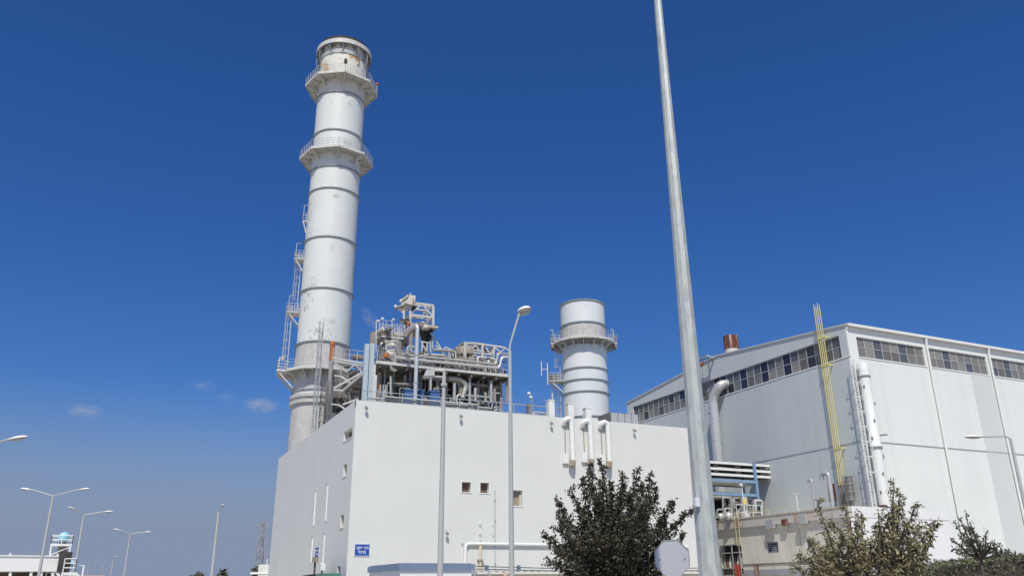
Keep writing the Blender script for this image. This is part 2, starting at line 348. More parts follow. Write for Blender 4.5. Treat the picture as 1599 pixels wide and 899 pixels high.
# pipes and fittings on the white front wall
def wall_pipe(name, label, pts, r, m, y=None, cat='pipe', group=None, clamps=0):
    o = thing(name, label, cat, pts[0], group)
    MB().tube(pts, r, 8).build('pipe_run', m, o)
    a, b = Vector(pts[0]), Vector(pts[-1])
    for k in range(clamps):
        p = a.lerp(b, (k + .5) / clamps); MB().box(p.x - r * 1.8, p.x + r * 1.8, Y0 - .02 - 2.2 * r, Y0 - .003, p.z - .05, p.z + .05).build('clamp', 'grey_trim', o)
    return o
yp = Y0 - .15
a = Fy(727, 848, yp); b = Fy(1090, 848, yp); a.z = b.z = 5.25
pts = [Vector((a.x, yp, 2.0)), Vector((a.x, yp, a.z)), Vector((50.5, yp, a.z))]
wall_pipe('white_wall_pipe', 'thick white pipe running level along the white wall and elbowing down', rounded(pts, .4), .125, 'white_trim', clamps=0)
p = Fy(750, 812, Y0 - .06); q = Fy(750, 842, Y0 - .06); wall_pipe('thin_white_conduit', 'short thin white conduit above the thick white wall pipe', [p, (p.x, p.y, q.z)], .05, 'white_trim', clamps=2)
p = Fy(750, 851, Y0 - .1); wall_pipe('cream_downpipe', 'cream downpipe under the thick white wall pipe', [p, (p.x, p.y, .5)], .15, 'cream_pipe', clamps=2)
p = Fy(773, 764, Y0 - .05); wall_pipe('tall_grey_conduit', 'tall thin grey conduit right of the two square brown windows', [p, (p.x, p.y, 1.0)], .035, 'grey_trim', clamps=5)
p = Fy(769.5, 812, Y0 - .04); wall_pipe('short_white_conduit', 'short faint white conduit beside the tall grey one', [p, (p.x, p.y, 5.5)], .03, 'white_trim', clamps=2)
p = Fy(722, 832, Y0 - .05); wall_pipe('low_white_conduit', 'thin white conduit left of where the thick white pipe turns down', [p, (p.x, p.y, 1.0)], .05, 'white_trim', clamps=3)
p = Fy(928, 736, Y0 - .04); wall_pipe('thin_wall_cable', 'thin grey cable hanging down the white wall behind the dark tree', [(p.x, p.y, 12.2), (p.x, p.y, 4.0)], .025, 'grey_trim', clamps=4)
for px, py, lb in ((570, 637, 'small spotlight hung under the roof edge beside the near corner of the white building'), (717.5, 650, 'small spotlight hung under the roof edge above the paired brown windows'),
                   (858.5, 661, 'small spotlight hung under the roof edge left of the white elbow ducts'), (988, 672, 'small spotlight hung under the roof edge below the grey screens'),
                   (695.5, 832, 'small wall lamp low on the white wall beside the box-head lamp post')):
    p = Fy(px, py, Y0); o = thing('wall_spotlight', lb, 'lamp', p, 'spotlights on the white wall')
    MB().tube([p + Vector((0, 0, .2)), p + Vector((.05, -.28, .12))], .03, 6).build('arm', 'grey_trim', o)
    MB().lathe(p + Vector((.05, -.3, -.1)), [(.03, .2), (.13, .12), (.15, -.05), (.001, -.05)], 10).build('lamp_head', 'dull_pipe', o)
for i, (tx, ty, bx, by) in enumerate(((205, 645, 217, 850), (292, 655, 310, 845), (374, 662, 390, 855))):
    a = Fy(*z5(tx + 12, ty - 4), Y0 - .55); b = Fy(*z5(bx, by), Y0 - .4); yq = Y0 - .36
    lb = ('white elbow duct on the wall, first from the round-headed lamp post', 'white elbow duct on the wall between two alike ones', 'white elbow duct on the wall, nearest the tall grey mast')[i]
    o = thing('elbow_duct', lb, 'duct', (a.x, Y0, b.z), 'white elbow ducts on the wall')
    MB().tube(rounded([(a.x - .62, Y0 + .02, a.z - .5), (a.x - .6, yq + .1, a.z - .1), (a.x - .25, yq, a.z + .1), (a.x + .1, yq, a.z - .1), (a.x + .12, yq, b.z + .35), (a.x - .02, yq - .05, b.z)], .3), .25, 14).build('pipe_run', 'white_steel' if 0 else 'white_trim', o)
    MB().tube([(a.x + .08, yq, b.z + .3), (a.x - .06, yq - .06, b.z - .25)], .3, 14).build('outlet', 'tan_panel', o)
    MB().box(a.x - .85, a.x - .3, Y0 - .25, Y0 - .003, b.z + .05, b.z + .95).build('side_box', 'white_trim', o)
    MB().tube([(a.x - .5, Y0 - .1, b.z + .95), (a.x - .5, Y0 - .1, a.z - .3)], .035, 6).build('support_rod', 'dull_pipe', o)
for i, (px, t_, b_, lb) in enumerate(((117, 553, 620, 'white square vent stub on the roof left of the short chimney'), (207, 570, 632, 'white square vent stub above the first elbow duct'), (289, 590, 635, 'white square vent stub above the middle elbow duct'))):
    p = Fy(*z5(px, t_), Y0 + 1.0); o = thing('roof_vent', lb, 'vent', (p.x, p.y, ZR - .6), 'white vent stubs on the roof edge')
    MB().box(p.x - .3, p.x + .3, p.y - .3, p.y + .3, ZR - .6, p.z - .08).build('duct', 'white_trim', o); MB().box(p.x - .34, p.x + .34, p.y - .34, p.y + .34, p.z - .08, p.z).build('cap', 'white_trim', o)
# grey screens on the roof
a = Fy(953, 643, Y0 + 4); b = Fy(996, 646, Y0 + 4); o = thing('grey_screen_box', 'grey louvred plant box on the roof edge near the hall', 'plant box', (a.x, a.y, ZR - .6))
MB().box(a.x, b.x, a.y, a.y + 2.5, ZR - .6, a.z).build('casing', 'dull_pipe', o)
for k in range(4):
    x = a.x + (b.x - a.x) * (k + .5) / 4; w = (b.x - a.x) / 8 - .05; MB().box(x - w, x + w, a.y - .06, a.y - .003, ZR - .5, a.z - .06).build('panel', 'grey_trim', o)

# signs
def sign(name, label, o, u, n, w, h):
    o, u, n = Vector(o), Vector(u), Vector(n); up = UP
    t = thing(name, label, 'sign', o)
    def slab(mb, a, b, c, d, e0, e1):
        P = lambda x, z, e: o + u * x + up * z + n * e
        mb.hexa([P(a, c, e0), P(b, c, e0), P(b, c, e1), P(a, c, e1), P(a, d, e0), P(b, d, e0), P(b, d, e1), P(a, d, e1)])
    m1 = MB(); slab(m1, 0, w, 0, h, .0, .04); m1.build('sign_plate', 'sign_blue', t)
    m2 = MB(); e = .035
    for r_ in ((0, w, -e, 0), (0, w, h, h + e), (-e, 0, -e, h + e), (w, w + e, -e, h + e)): slab(m2, *r_, .0, .045)
    m2.build('sign_frame', 'sign_white', t)
    for txt, z, wd in (('\u05d7\u05d3\u05e8 \u05e4\u05d9\u05e7\u05d5\u05d3', .56, .86), ('\u05de\u05e8\u05db\u05d6\u05d9', .2, .5)):
        cu = bpy.data.curves.new('lettering', 'FONT'); cu.body = txt[::-1]; cu.align_x = 'CENTER'; cu.size = h * .36; cu.extrude = .004; cu.offset = .006
        ob = bpy.data.objects.new('lettering_tmp', cu); COL.objects.link(ob); bpy.context.view_layer.update()
        me = bpy.data.meshes.new_from_object(ob); COL.objects.unlink(ob); bpy.data.objects.remove(ob)
        me.materials.clear(); me.materials.append(MATS['sign_white'])
        xs = [v.co.x for v in me.vertices] or [0, 1]; k = wd * w / (max(xs) - min(xs)); cx = (max(xs) + min(xs)) / 2
        for v in me.vertices:
            c = u * (w / 2 + (v.co.x - cx) * k) + up * (z * h + v.co.y) + n * (.046 + v.co.z); v.co = c
        l = bpy.data.objects.new('lettering', me); COL.objects.link(l); l.parent = t
a = Fy(553.3, 866.5, Y0 - .01)
sign('blue_wall_sign', 'blue sign with white Hebrew lettering near the corner on the bright front wall', (a.x, Y0 - .012, 4.22), (1, 0, 0), (0, -1, 0), 1.2, .88)
sign('blue_side_sign', 'blue sign seen edge-on between pale strips on the shaded side wall', (X0 - .012, 79.45, 4.46), (0, -1, 0), (-1, 0, 0), 1.5, .87)

# ------------------------------------------------------------------ big hall
XH, YH = 67.21, 59.85; YB = 102.3; YM = (YH + YB) / 2; ZE, ZRG = 27.42, 29.35; XE = 118.0; SEAM = 15.27
hall = thing('turbine_hall', 'big white clad hall with low gable and a window band under the eaves', 'building', (XH, YH, 0))
WZ0, WZ1 = 24.14, 26.62; WY0, WY1 = 60.95, 100.8
MB().wall((XH, YH, SEAM + .06), (0, 1, 0), (0, 0, 1), YB - YH, ZE - SEAM - .06, [(WY0 - YH, WY1 - YH, WZ0 - SEAM - .06, WZ1 - SEAM - .06)], .3, (-1, 0, 0)).build('side_wall', 'cladding_shaded_side', hall)
MB().add([(XH, YH, ZE), (XH, YB, ZE), (XH, YM, ZRG)], [(0, 1, 2)]).build('gable', 'cladding_shaded_side', hall)
MB().add([(XH, YH, 0), (XH, YB, 0), (XH, YB, SEAM - .06), (XH, YH, SEAM - .06)], [(0, 1, 2, 3)]).build('lower_side_wall', 'cladding_shaded_side', hall)
MB().box(XH - .04, XH + .3, YH + .005, YB, SEAM - .06, SEAM + .06).build('flashing', 'grey_trim', hall)
MB().box(XH - .05, XH + .06, YH - .08, YB + .2, WZ0 - .12, WZ0 - .002).build('window_ledge', 'white_trim', hall)
# roof
m_ = MB(); ov = .25
for (ya, za, yb, zb) in ((YH - ov, ZE - .02, YM, ZRG), (YM, ZRG, YB + ov, ZE - .02)):
    m_.hexa([(XH - .12, ya, za), (XE, ya, za), (XE, yb, zb), (XH - .12, yb, zb), (XH - .12, ya, za + .16), (XE, ya, za + .16), (XE, yb, zb + .16), (XH - .12, yb, zb + .16)])
m_.build('roof', 'roof_sheet', hall)
bays = [(.0, 11.75), (11.75, 22.05), (22.05, 32.35), (32.35, 42.65), (42.65, 50.79)]
MB().box(XH + .1, XE, YH - .42, YH - .26, ZE - .12, ZE + .16).build('gutter', 'white_trim', hall)
MB().box(XH + .01, XE, YH - .1, YH - .003, WZ1 + .42, ZE - .03).build('eave_board', 'white_trim', hall)
MB().box(XH - .003, XH + .05, YH - .003, YH + .15, 0, ZE - .03).build('corner_trim', 'white_trim', hall)
MB().box(XH + .05, XE, YH - .06, YH + .2, SEAM - .05, SEAM + .05).build('flashing', 'grey_trim', hall)
DP = []
for i, (a, b) in enumerate(bays):
    wa, wbb = XH + a + (1.3 if i == 0 else .35), XH + b - .38
    MB().wall((XH + a + (.05 if i == 0 else 0), YH, SEAM + .05), (1, 0, 0), (0, 0, 1), b - a - (.05 if i == 0 else 0), ZE - SEAM - .05,
              [(wa - XH - a - (.05 if i == 0 else 0), wbb - XH - a - (.05 if i == 0 else 0), WZ0 - SEAM - .05, WZ1 - .3 - SEAM - .05)], .3, (0, -1, 0)).build('front_panel', 'cladding', hall)
    MB().add([(XH + a + .05, YH, 0), (XH + b, YH, 0), (XH + b, YH, SEAM - .05), (XH + a + .05, YH, SEAM - .05)], [(0, 1, 2, 3)]).build('front_panel', 'cladding', hall)
    if i == 1:
        for z0, z1 in ((.2, SEAM - .05), (SEAM + .05, WZ0 - .14)):
            MB().box(XH + 18.4, XH + b - .18, YH - .035, YH - .003, z0, z1).build('grey_panel', 'cladding_grey', hall, 'greyer repainted strip of cladding')
    MB().box(wa - .1, wbb + .1, YH - .07, YH - .003, WZ0 - .12, WZ0 - .003).build('window_ledge', 'white_trim', hall)
    # window band, two rows of eight panes
    n = 8 if i < 2 else 8; pw = (wbb - wa) / n; z0, z1 = WZ0, WZ1 - .3; zm = (z0 + z1) / 2; y = YH + .2
    fr = MB()
    for k in range(n + 1): x = wa + k * pw; fr.box(x - .035, x + .035, y - .05, y + .03, z0, z1)
    for z in (z0 + .03, zm, z1 - .03): fr.box(wa, wbb, y - .046, y + .028, z - .03, z + .03)
    win = fr.build('window', 'grey_trim', hall); first = None
    for k in range(n):
        for rr in range(2):
            L = Vector((wa + (k + .5) * pw, y, (z0 + zm) / 2 if rr == 0 else (zm + z1) / 2)) - Vector((XH, YH, 0))
            if first is None:
                first = MB().box(-pw / 2, pw / 2, -.012, .012, -(zm - z0) / 2, (zm - z0) / 2).build('pane', 'fibreglass_front', None); first.parent = win; first.location = L; pn = first
            else: pn = inst(first, 'pane', L, win)
            q = random.random(); dk = (i, k, rr) in {(0, 2, 0), (0, 5, 0), (0, 5, 1), (1, 2, 0), (1, 5, 0), (1, 2, 1), (2, 2, 0), (0, 2, 1), (2, 0, 0), (2, 2, 1)}
            pn.material_slots[0].link = 'OBJECT'; pn.material_slots[0].material = MATS['pane_mid' if dk else random.choice(['fibreglass_front', 'fibreglass_front', 'fibreglass_front', 'fibreglass_worn', 'fibreglass_pale'])]
    if i < 4:
        x = XH + b; dpm = MB(); dpm.tube(rounded([(x - .02, YH - .34, ZE), (x, YH - .2, ZE - .9), (x, YH - .2, 0.1)], .3), .13, 8); DP.append(dpm.build('downpipe', 'white_trim', hall))
# side window band
n = 32; pw = (WY1 - WY0) / n; zm = (WZ0 + WZ1) / 2; fr = MB(); x = XH + .2
for k in range(n + 1): y = WY0 + k * pw; fr.box(x - .05, x + .03, y - .04, y + .04, WZ0, WZ1)
for z in (WZ0 + .03, zm, WZ1 - .03): fr.box(x - .046, x + .028, WY0, WY1, z - .035, z + .035)
win = fr.build('window', 'grey_trim', hall); first = None
DARK = {(3, 1), (3, 0), (6, 1), (6, 0), (9, 1), (9, 0), (12, 0), (12, 1), (14, 0), (15, 1), (19, 1), (21, 0), (22, 1), (26, 0), (29, 0), (24, 1)}
for k in range(n):
    for rr in range(2):
        if k in (16,) : mname = 'black_gap'
        else: mname = 'dark_glass' if (k, rr) in DARK else ('pane_mid' if rr == 1 and random.random() < .55 else random.choice(['fibreglass', 'fibreglass', 'fibreglass_worn', 'fibreglass_pale' if rr == 0 else 'fibreglass']))
        L = Vector((x, WY0 + (k + .5) * pw, (WZ0 + zm) / 2 if rr == 0 else (zm + WZ1) / 2)) - Vector((XH, YH, 0))
        if first is None:
            first = MB().box(-.012, .012, -pw / 2, pw / 2, -(zm - WZ0) / 2, (zm - WZ0) / 2).build('pane', 'fibreglass', None); first.parent = win; first.location = L; pn = first
        else: pn = inst(first, 'pane', L, win)
        pn.material_slots[0].link = 'OBJECT'; pn.material_slots[0].material = MATS[mname]
MB().box(XH + .3, XH + .35, WY0 - .3, WY1 + .3, WZ0 - .3, WZ1 + .3).build('inner_blind', 'black_gap', hall)
MB().box(XH + .5, XE - .2, YH + .3, YH + .34, WZ0 - .3, WZ1).build('inner_blind', 'black_gap', hall)
m_ = MB(); m_.add([(XE, YH, 0), (XE, YB, 0), (XE, YB, ZE), (XE, YH, ZE)], [(0, 1, 2, 3)]); m_.add([(XH, YB, 0), (XH, YB, ZE), (XE, YB, ZE), (XE, YB, 0)], [(0, 1, 2, 3)]); m_.build('rear_wall', 'cladding', hall)

# rusty drum vent on the roof
c = Sx(1143, 548, XH + 5); zt = Sx(1143, 524, XH + 5).z; o = thing('rusty_roof_vent', 'rust streaked round steel vent poking above the hall roof', 'vent', (c.x, c.y, 27.5))
MB().lathe((c.x, c.y, 0), [(.93, 27.6), (.93, c.z + .25)], 28).build('base', 'cream_box', o)
m_ = MB().lathe((c.x, c.y, 0), [(.95, c.z + .2), (.95, zt), (.88, zt), (.88, c.z + .3)], 28); m_.build('drum', 'rust', o)
m_ = MB()
for k in range(14): t = 2 * pi * k / 14; m_.box(c.x + cos(t) * .96 - .03, c.x + cos(t) * .96 + .03, c.y + sin(t) * .96 - .03, c.y + sin(t) * .96 + .03, c.z + .3, zt + .02)
m_.build('rib', 'rust', o)
# blue davit on the gable
o = thing('blue_davit', 'blue steel lifting davit bracketed to the gable above the silver duct', 'davit', Sx(1108, 580, XH))
a = Sx(*z6(430, 365), XH - .1); b = Sx(*z6(555, 322), XH - .1); c = Sx(*z6(545, 440), XH - .1)
pa, pb = a + Vector((-.9, 0, .25)), b + Vector((-.9, 0, .25))
MB().bar(pa, pb, .42, .42).build('beam', 'blue_steel', o); MB().bar(pb, b + Vector((.05, 0, .1)), .2).build('strut', 'grey_trim', o); MB().bar(pb, (XH - .05, pb.y + 1.2, pb.z - 2.6), .14).build('strut', 'blue_steel', o)
MB().bar(pa, (XH - .05, pa.y, pa.z - 2.2), .14).build('strut', 'grey_trim', o)
hk = pa.lerp(pb, .72); MB().tube([hk, hk - UP * .5], .03, 6).build('chain', 'dull_pipe', o); MB().ell(hk - UP * .75, (.25, 0, 0), (0, .25, 0), (0, 0, .32), 8, 5).build('hoist', 'rust_orange', o)
MB().tube([hk - UP * 1.0, (hk.x, hk.y + .3, WZ0 + .8)], .02, 5).build('rope', 'cable_black', o)
# silver duct with elbow
p = Sx(1122, 602, XH); q = Sx(1110, 706, XH); o = thing('silver_elbow_duct', 'shiny silver duct elbowing out of the window band and down the side wall', 'duct', (XH, p.y, 10))
MB().tube(rounded([(XH + .25, p.y - 1.3, WZ0 + 1.35), (XH - .75, p.y - 1.2, WZ0 + 1.15), (XH - 1.0, p.y + .15, WZ0 - .2), (XH - 1.0, p.y + .35, 9.0)], .9), .58, 20).build('pipe_run', 'aluminium_lagging', o)
for z in (22.0, 18.5, 15.0): 
    MB().lathe((XH - 1.0, p.y + .32, z), [(.59, -.06), (.63, -.05), (.63, .05), (.59, .06)], 20).build('band', 'galvanised', o); MB().bar((XH - .45, p.y + .32, z), (XH - .01, p.y + .32, z), .1).build('bracket', 'galvanised', o)
# yellow pipe bundle
o = thing('yellow_pipe_bundle', 'bundle of four yellow pipes climbing the side wall past the roof edge', 'pipes', (XH, 63, 8.5))
for k in range(4):
    y = 62.52 + k * .26; top = 30.1 + .25 * (k % 2)
    pm = MB().tube([(XH - .5, y, 11.2), (XH - .5, y, top)], .05, 8).build('pipe', 'yellow_paint' if k != 1 else 'yellow_pale', o)
    MB().tube(rounded([(XH - .5, y, top), (XH - .5, y, top + .32), (XH - .62, y - .15, top + .3)], .1), .05, 6).build('vent_hook', 'white_trim', pm)
for z in (26.75, 23.7, 14.9):
    MB().box(XH - .58, XH - .42, 62.25, 63.4, z - .08, z + .08).build('bracket', 'yellow_paint', o); MB().bar((XH - .42, 62.35, z), (XH - .01, 62.35, z), .12).build('bracket', 'yellow_paint', o)
m_ = MB()
for k in range(7): m_.tube([(XH - .45, 62.5 + k * .17, 8.6), (XH - .45, 62.5 + k * .17, 11.6)], .05, 6)
m_.build('lower_pipe', 'dull_pipe', o)
# horizontal silencer cylinder standing by the pipes
p = Sx(1327, 762, XH - .9); o = thing('grey_silencer', 'grey vertical silencer cylinder in a cage at the foot of the yellow pipes', 'silencer', (p.x, p.y, 8.5))
zt = Sx(1327, 742, XH - .9).z; zb = Sx(1327, 781, XH - .9).z
MB().lathe((p.x, p.y, 0), [(.001, zb), (.42, zb), (.42, zt - .1), (.3, zt), (.001, zt)], 18).build('drum', 'dull_pipe', o)
m_ = MB()
for k in range(8): t = 2 * pi * k / 8; m_.tube([(p.x + .55 * cos(t), p.y + .55 * sin(t), 8.5), (p.x + .55 * cos(t), p.y + .55 * sin(t), zt)], .02, 5, False)
for i in range(4): m_.tube(arc_pts(p, .55, 0, 2 * pi, zb + (zt - zb) * i / 3, 12), .02, 5, False)
m_.build('cage', 'galvanised', o)
MB().tube([(p.x, p.y, 8.5), (p.x, p.y, zb)], .12, 8).build('leg', 'dull_pipe', o)
# caged ladder at the corner
o = thing('caged_ladder', 'white caged ladder up the corner of the hall', 'ladder', (XH - .3, YH - .35, 8.5)); lx, ly = XH - .3, YH - .4; zt = 23.7
m_ = MB()
for d in (-.28, .28): m_.bar((lx + d, ly, 8.6), (lx + d, ly, zt), .09)
m_.build('stringer', 'white_trim', o)
m_ = MB(); z = 8.8
while z < zt: m_.tube([(lx - .28, ly, z), (lx + .28, ly, z)], .025, 5, False); z += .3
m_.build('rung', 'white_trim', o)
z = 12.0
while z < zt + .3:
    hp = MB().tube(arc_pts((lx, ly), .52, radians(200), radians(340), z, 10)[:0] + [(lx - .3, ly, z)] + arc_pts((lx - .12, ly - .3), .5, radians(150), radians(390), z, 12) + [(lx + .3, ly, z)], .04, 5).build('cage_hoop', 'white_trim', o); z += 1.5
m_ = MB()
for t in (170, 220, 270, 320): m_.tube([(lx - .12 + .5 * cos(radians(t)), ly - .3 + .5 * sin(radians(t)), 11.5), (lx - .12 + .5 * cos(radians(t)), ly - .3 + .5 * sin(radians(t)), 15.2)], .025, 5, False)
m_.build('cage_bar', 'white_trim', o)
# tall white exhaust column
ex, ey = XH + .72, YH - .75; o = thing('white_exhaust_column', 'tall dented white exhaust column standing beside the corner ladder', 'exhaust', (ex, ey, 8.5))
MB().lathe((ex, ey, 0), [(.55, 8.6), (.55, 14.3)], 28).build('lower_column', 'cladding_grey' if 0 else 'white_trim', o)
MB().lathe((ex, ey, 0), [(.585, 14.3), (.585, 14.45), (.55, 14.5), (.55, 21.7)], 28).build('upper_column', 'white_trim', o)
MB().lathe((ex, ey, 0), [(.55, 21.75), (.6, 21.8), (.6, 22.9), (.52, 23.15), (.001, 23.25)], 28).build('cap', 'white_trim', o)
MB().lathe((ex, ey, 14.5), [(.55, -.12), (.66, -.1), (.66, .06), (.55, .08)], 28).build('flange', 'ring_steel', o)
MB().lathe((ex, ey, 21.72), [(.55, -.08), (.63, -.06), (.63, .0), (.55, .02)], 28).build('flange', 'ring_steel', o)
MB().tube([(ex + .45, ey - .4, 15.7), (ex + 1.2, ey - .6, 15.8)], .09, 8).build('nozzle', 'ring_steel', o)
for k in range(7): z = 10 + k * 1.75; t = radians(250 + 50 * (k % 3 - 1)); MB().box(ex + .55 * cos(t) - .06, ex + .55 * cos(t) + .06, ey + .55 * sin(t) - .1, ey + .55 * sin(t) + .02, z, z + .25).build('lug', 'dull_pipe', o)
MB().box(ex - .7, ex + 1.0, ey - .5, ey + .5, 8.3, 8.9).build('base_plate', 'rust', o)

# ------------------------------------------------------------------ annex below the hall
XA, YA0, YA1, ZA = 60.0, 56.2, 80.0, 8.35
an = thing('low_annex', 'low rust-stained grey annex under the shaded hall wall', 'building', (XA, YA0, 0))
def sr(px0, py0, px1, py1): a = Sx(px0, py0, XA); b = Sx(px1, py1, XA); return (min(a.y, b.y), max(a.y, b.y), min(a.z, b.z), max(a.z, b.z))
vent = sr(1196, 846, 1216, 862); vent2 = sr(1258, 841, 1272, 852); op = sr(1126, 852, 1162, 899); op = (op[0], op[1], 1.9, op[3])
bandz = Sx(1190, 826, XA).z
Hs = [vent, vent2, op]
MB().wall((XA, YA0, 0), (0, 1, 0), (0, 0, 1), YA1 - YA0, bandz - .15, [(h[0] - YA0, h[1] - YA0, h[2], h[3]) for h in Hs], .5, (-1, 0, 0)).build('side_wall', 'annex_render', an)
MB().box(XA - .12, XA + .3, YA0 + .002, YA1, bandz - .15, bandz + .35).build('ledge', 'annex_render', an)
MB().box(XA - .3, XA + .3, YA0 - .05, YA1, bandz + .35, ZA).build('fascia', 'annex_rusty', an)
MB().box(XA - .36, XA + .28, YA0 + .05, YA1, ZA - .09, ZA + .03).build('roof_edge', 'tan_wall', an)
MB().add([(XA + .3, YA0, ZA - .01), (XH, YA0, ZA - .01), (XH, YA1, ZA - .01), (XA + .3, YA1, ZA - .01)], [(0, 1, 2, 3)]).build('roof', 'annex_rusty', an)
MB().box(XA, XA + 13, YA0 - .001, YA0 + .28, 0, bandz + .34).build('front_wall', 'annex_white', an); MB().box(XA + .302, XA + 13, YA0 - .04, YA0 + .3, bandz + .35, ZA + .02).build('front_fascia', 'annex_white', an)
MB().add([(XH, YH - .01, ZA - .011), (XA + 13, YH - .01, ZA - .011), (XA + 13, YA0 + .2, ZA - .011), (XH, YA0 + .2, ZA - .011)], [(0, 1, 2, 3)]).build('roof', 'annex_rusty', an)
z0 = Sx(1190, 880, XA).z; MB().box(XA - .06, XA - .002, YA0 + .01, op[0] - .05, z0 - .06, z0 + .06).build('groove_strip', 'dull_pipe', an)
z1 = Sx(1195, 893, XA).z; MB().box(XA - .08, XA - .003, YA0 + .012, op[0] - .05, z1 - .28, z1 + .28).build('dado_band', 'concrete_band', an)
for k in range(9):
    y = op[0] - .9 - k * 1.55
    if y > YA0 + .5: MB().box(XA - .012, XA - .003, y - .02, y + .02, z0 + .07, bandz - .2).build('wall_joint', 'annex_rusty', an)
for h in (vent, vent2):
    fr = MB(); t = .08; fr.box(XA + .1, XA + .22, h[0], h[0] + t, h[2], h[3]); fr.box(XA + .1, XA + .22, h[1] - t, h[1], h[2], h[3]); fr.box(XA + .1, XA + .22, h[0] + t, h[1] - t, h[2], h[2] + t); fr.box(XA + .1, XA + .22, h[0] + t, h[1] - t, h[3] - t, h[3])
    w = fr.build('louvre_window', 'concrete_band', an); MB().box(XA + .24, XA + .28, h[0], h[1], h[2], h[3]).build('backing', 'black_gap', w)
    k = 5; dz = (h[3] - h[2] - .16) / k
    for i in range(k): zz = h[2] + .08 + dz * (i + .3); MB().hexa([(XA + .12, h[0] + t, zz), (XA + .14, h[0] + t, zz - .0), (XA + .14, h[1] - t, zz), (XA + .12, h[1] - t, zz), (XA + .2, h[0] + t, zz + dz * .6), (XA + .22, h[0] + t, zz + dz * .6), (XA + .22, h[1] - t, zz + dz * .6), (XA + .2, h[1] - t, zz + dz * .6)]).build('slat', 'concrete_band', w)
MB().box(XA + .5, XA + 2.6, op[0], op[1] + .2, op[2], op[3]).build('store_recess', 'dark_steel', an)
for px, py, lb in ((1205, 818, 'pale grey box on the rusty parapet, nearer the blue frame'), (1255, 811, 'pale grey box on the rusty parapet, nearer the olive tree')):
    p = Sx(px, py, XA - .3); o = tag(MB().box(XA - .62, XA - .303, p.y - .5, p.y + .5, p.z - .38, p.z + .42).build('box_and_gap_block', 'galvanised'), lb, 'box', 'boxes on the annex parapet')
p = Sx(1226, 815, XA - .3); o = tag(MB().box(XA - .45, XA - .303, p.y - .38, p.y + .38, p.z - .3, p.z + .3).build('rust_spout', 'rust'), 'rusted drain spout in the annex parapet between two pale boxes', 'spout')
for py in (1183,):
    p = Sx(py, 890, XA); m_ = MB().box(XA - .18, XA - .005, p.y - .22, p.y + .22, p.z - .5, p.z + .5); tag(m_.build('rusty_bracket', 'rust'), 'small rusted bracket on the lower annex wall', 'bracket')
# yellow handrail on the annex edge
o = thing('yellow_handrail', 'thin yellow handrail along the annex roof edge with a drop ladder', 'handrail', (XA, 70, ZA))
a = Sx(1152, 808, XA + .05); m_ = MB(); zz = ZA + .55
m_.tube([(XA + .05, a.y, zz), (XA + .05, YA0 + 6, zz)], .035, 6)
y = a.y
while y > YA0 + 6: m_.tube([(XA + .05, y, ZA), (XA + .05, y, zz)], .03, 5, False); y -= 2.4
m_.build('rail', 'yellow_pale', o)
m_ = MB(); 
for d in (0, .55): m_.tube([(XA - .38, a.y - d, zz), (XA - .38, a.y - d, 5.6)], .035, 6)
for k in range(9): m_.tube([(XA - .38, a.y, 5.8 + k * .33), (XA - .38, a.y - .55, 5.8 + k * .33)], .025, 5, False)
m_.build('drop_ladder', 'yellow_pale', o); MB().tube([(XA - .38, a.y, zz), (XA + .05, a.y, zz)], .035, 6).build('return_rail', 'yellow_pale', o)
# gooseneck vents etc. on annex roof
def goose(px, ptop, pbot, x, rpx, label, side=-1):
    b = Sx(px, pbot, x); t = Sx(px, ptop, x); r = rpx * PXM(b) / 2; o = thing('gooseneck_vent', label, 'vent', (b.x, b.y, ZA), 'gooseneck vents on the annex roof')
    w = r * 3.2; zt = t.z - r
    MB().tube(rounded([(b.x, b.y, ZA - .02), (b.x, b.y, zt), (b.x, b.y + w * 1.3, zt), (b.x, b.y + w * 1.3, zt - w * .8)], w * .6), r, 12).build('pipe_run', 'galvanised', o)
    MB().lathe((b.x, b.y, ZA), [(r * 1.7, 0), (r * 1.7, .08), (r * 1.1, .3)], 12).build('collar', 'galvanised', o)
goose(1275, 745, 806, XA + 2.5, 4, 'slimmer gooseneck vent pipe on the annex roof'); goose(1302, 733, 800, XA + 3.2, 7, 'thicker gooseneck vent pipe beside a dark red panel')
p = Sx(1297, 755, XA + 4.5); q = Sx(1297, 783, XA + 4.5); o = thing('dark_red_panel', 'dark red upright board behind the thicker gooseneck vent', 'board', (p.x, p.y, ZA)); MB().box(p.x - .05, p.x + .05, p.y - .45, p.y + .45, q.z, p.z).build('board', 'rust', o); MB().box(p.x - .04, p.x + .04, p.y - .3, p.y - .1, ZA - .02, q.z).build('leg', 'dark_steel', o); MB().box(p.x - .04, p.x + .04, p.y + .1, p.y + .3, ZA - .02, q.z).build('leg', 'dark_steel', o)
p = Sx(1247, 802, XA + 2); zt = Sx(1243, 771, XA + 2).z; o = thing('slim_roof_pole', 'slim white pole with a short crossbar on the annex roof', 'pole', (p.x, p.y, ZA)); MB().tube([(p.x, p.y, ZA - .02), (p.x, p.y, zt)], .05, 6).build('pole', 'white_trim', o); MB().tube([(p.x, p.y - .4, zt), (p.x, p.y + .4, zt)], .04, 6).build('crossbar', 'white_trim', o)

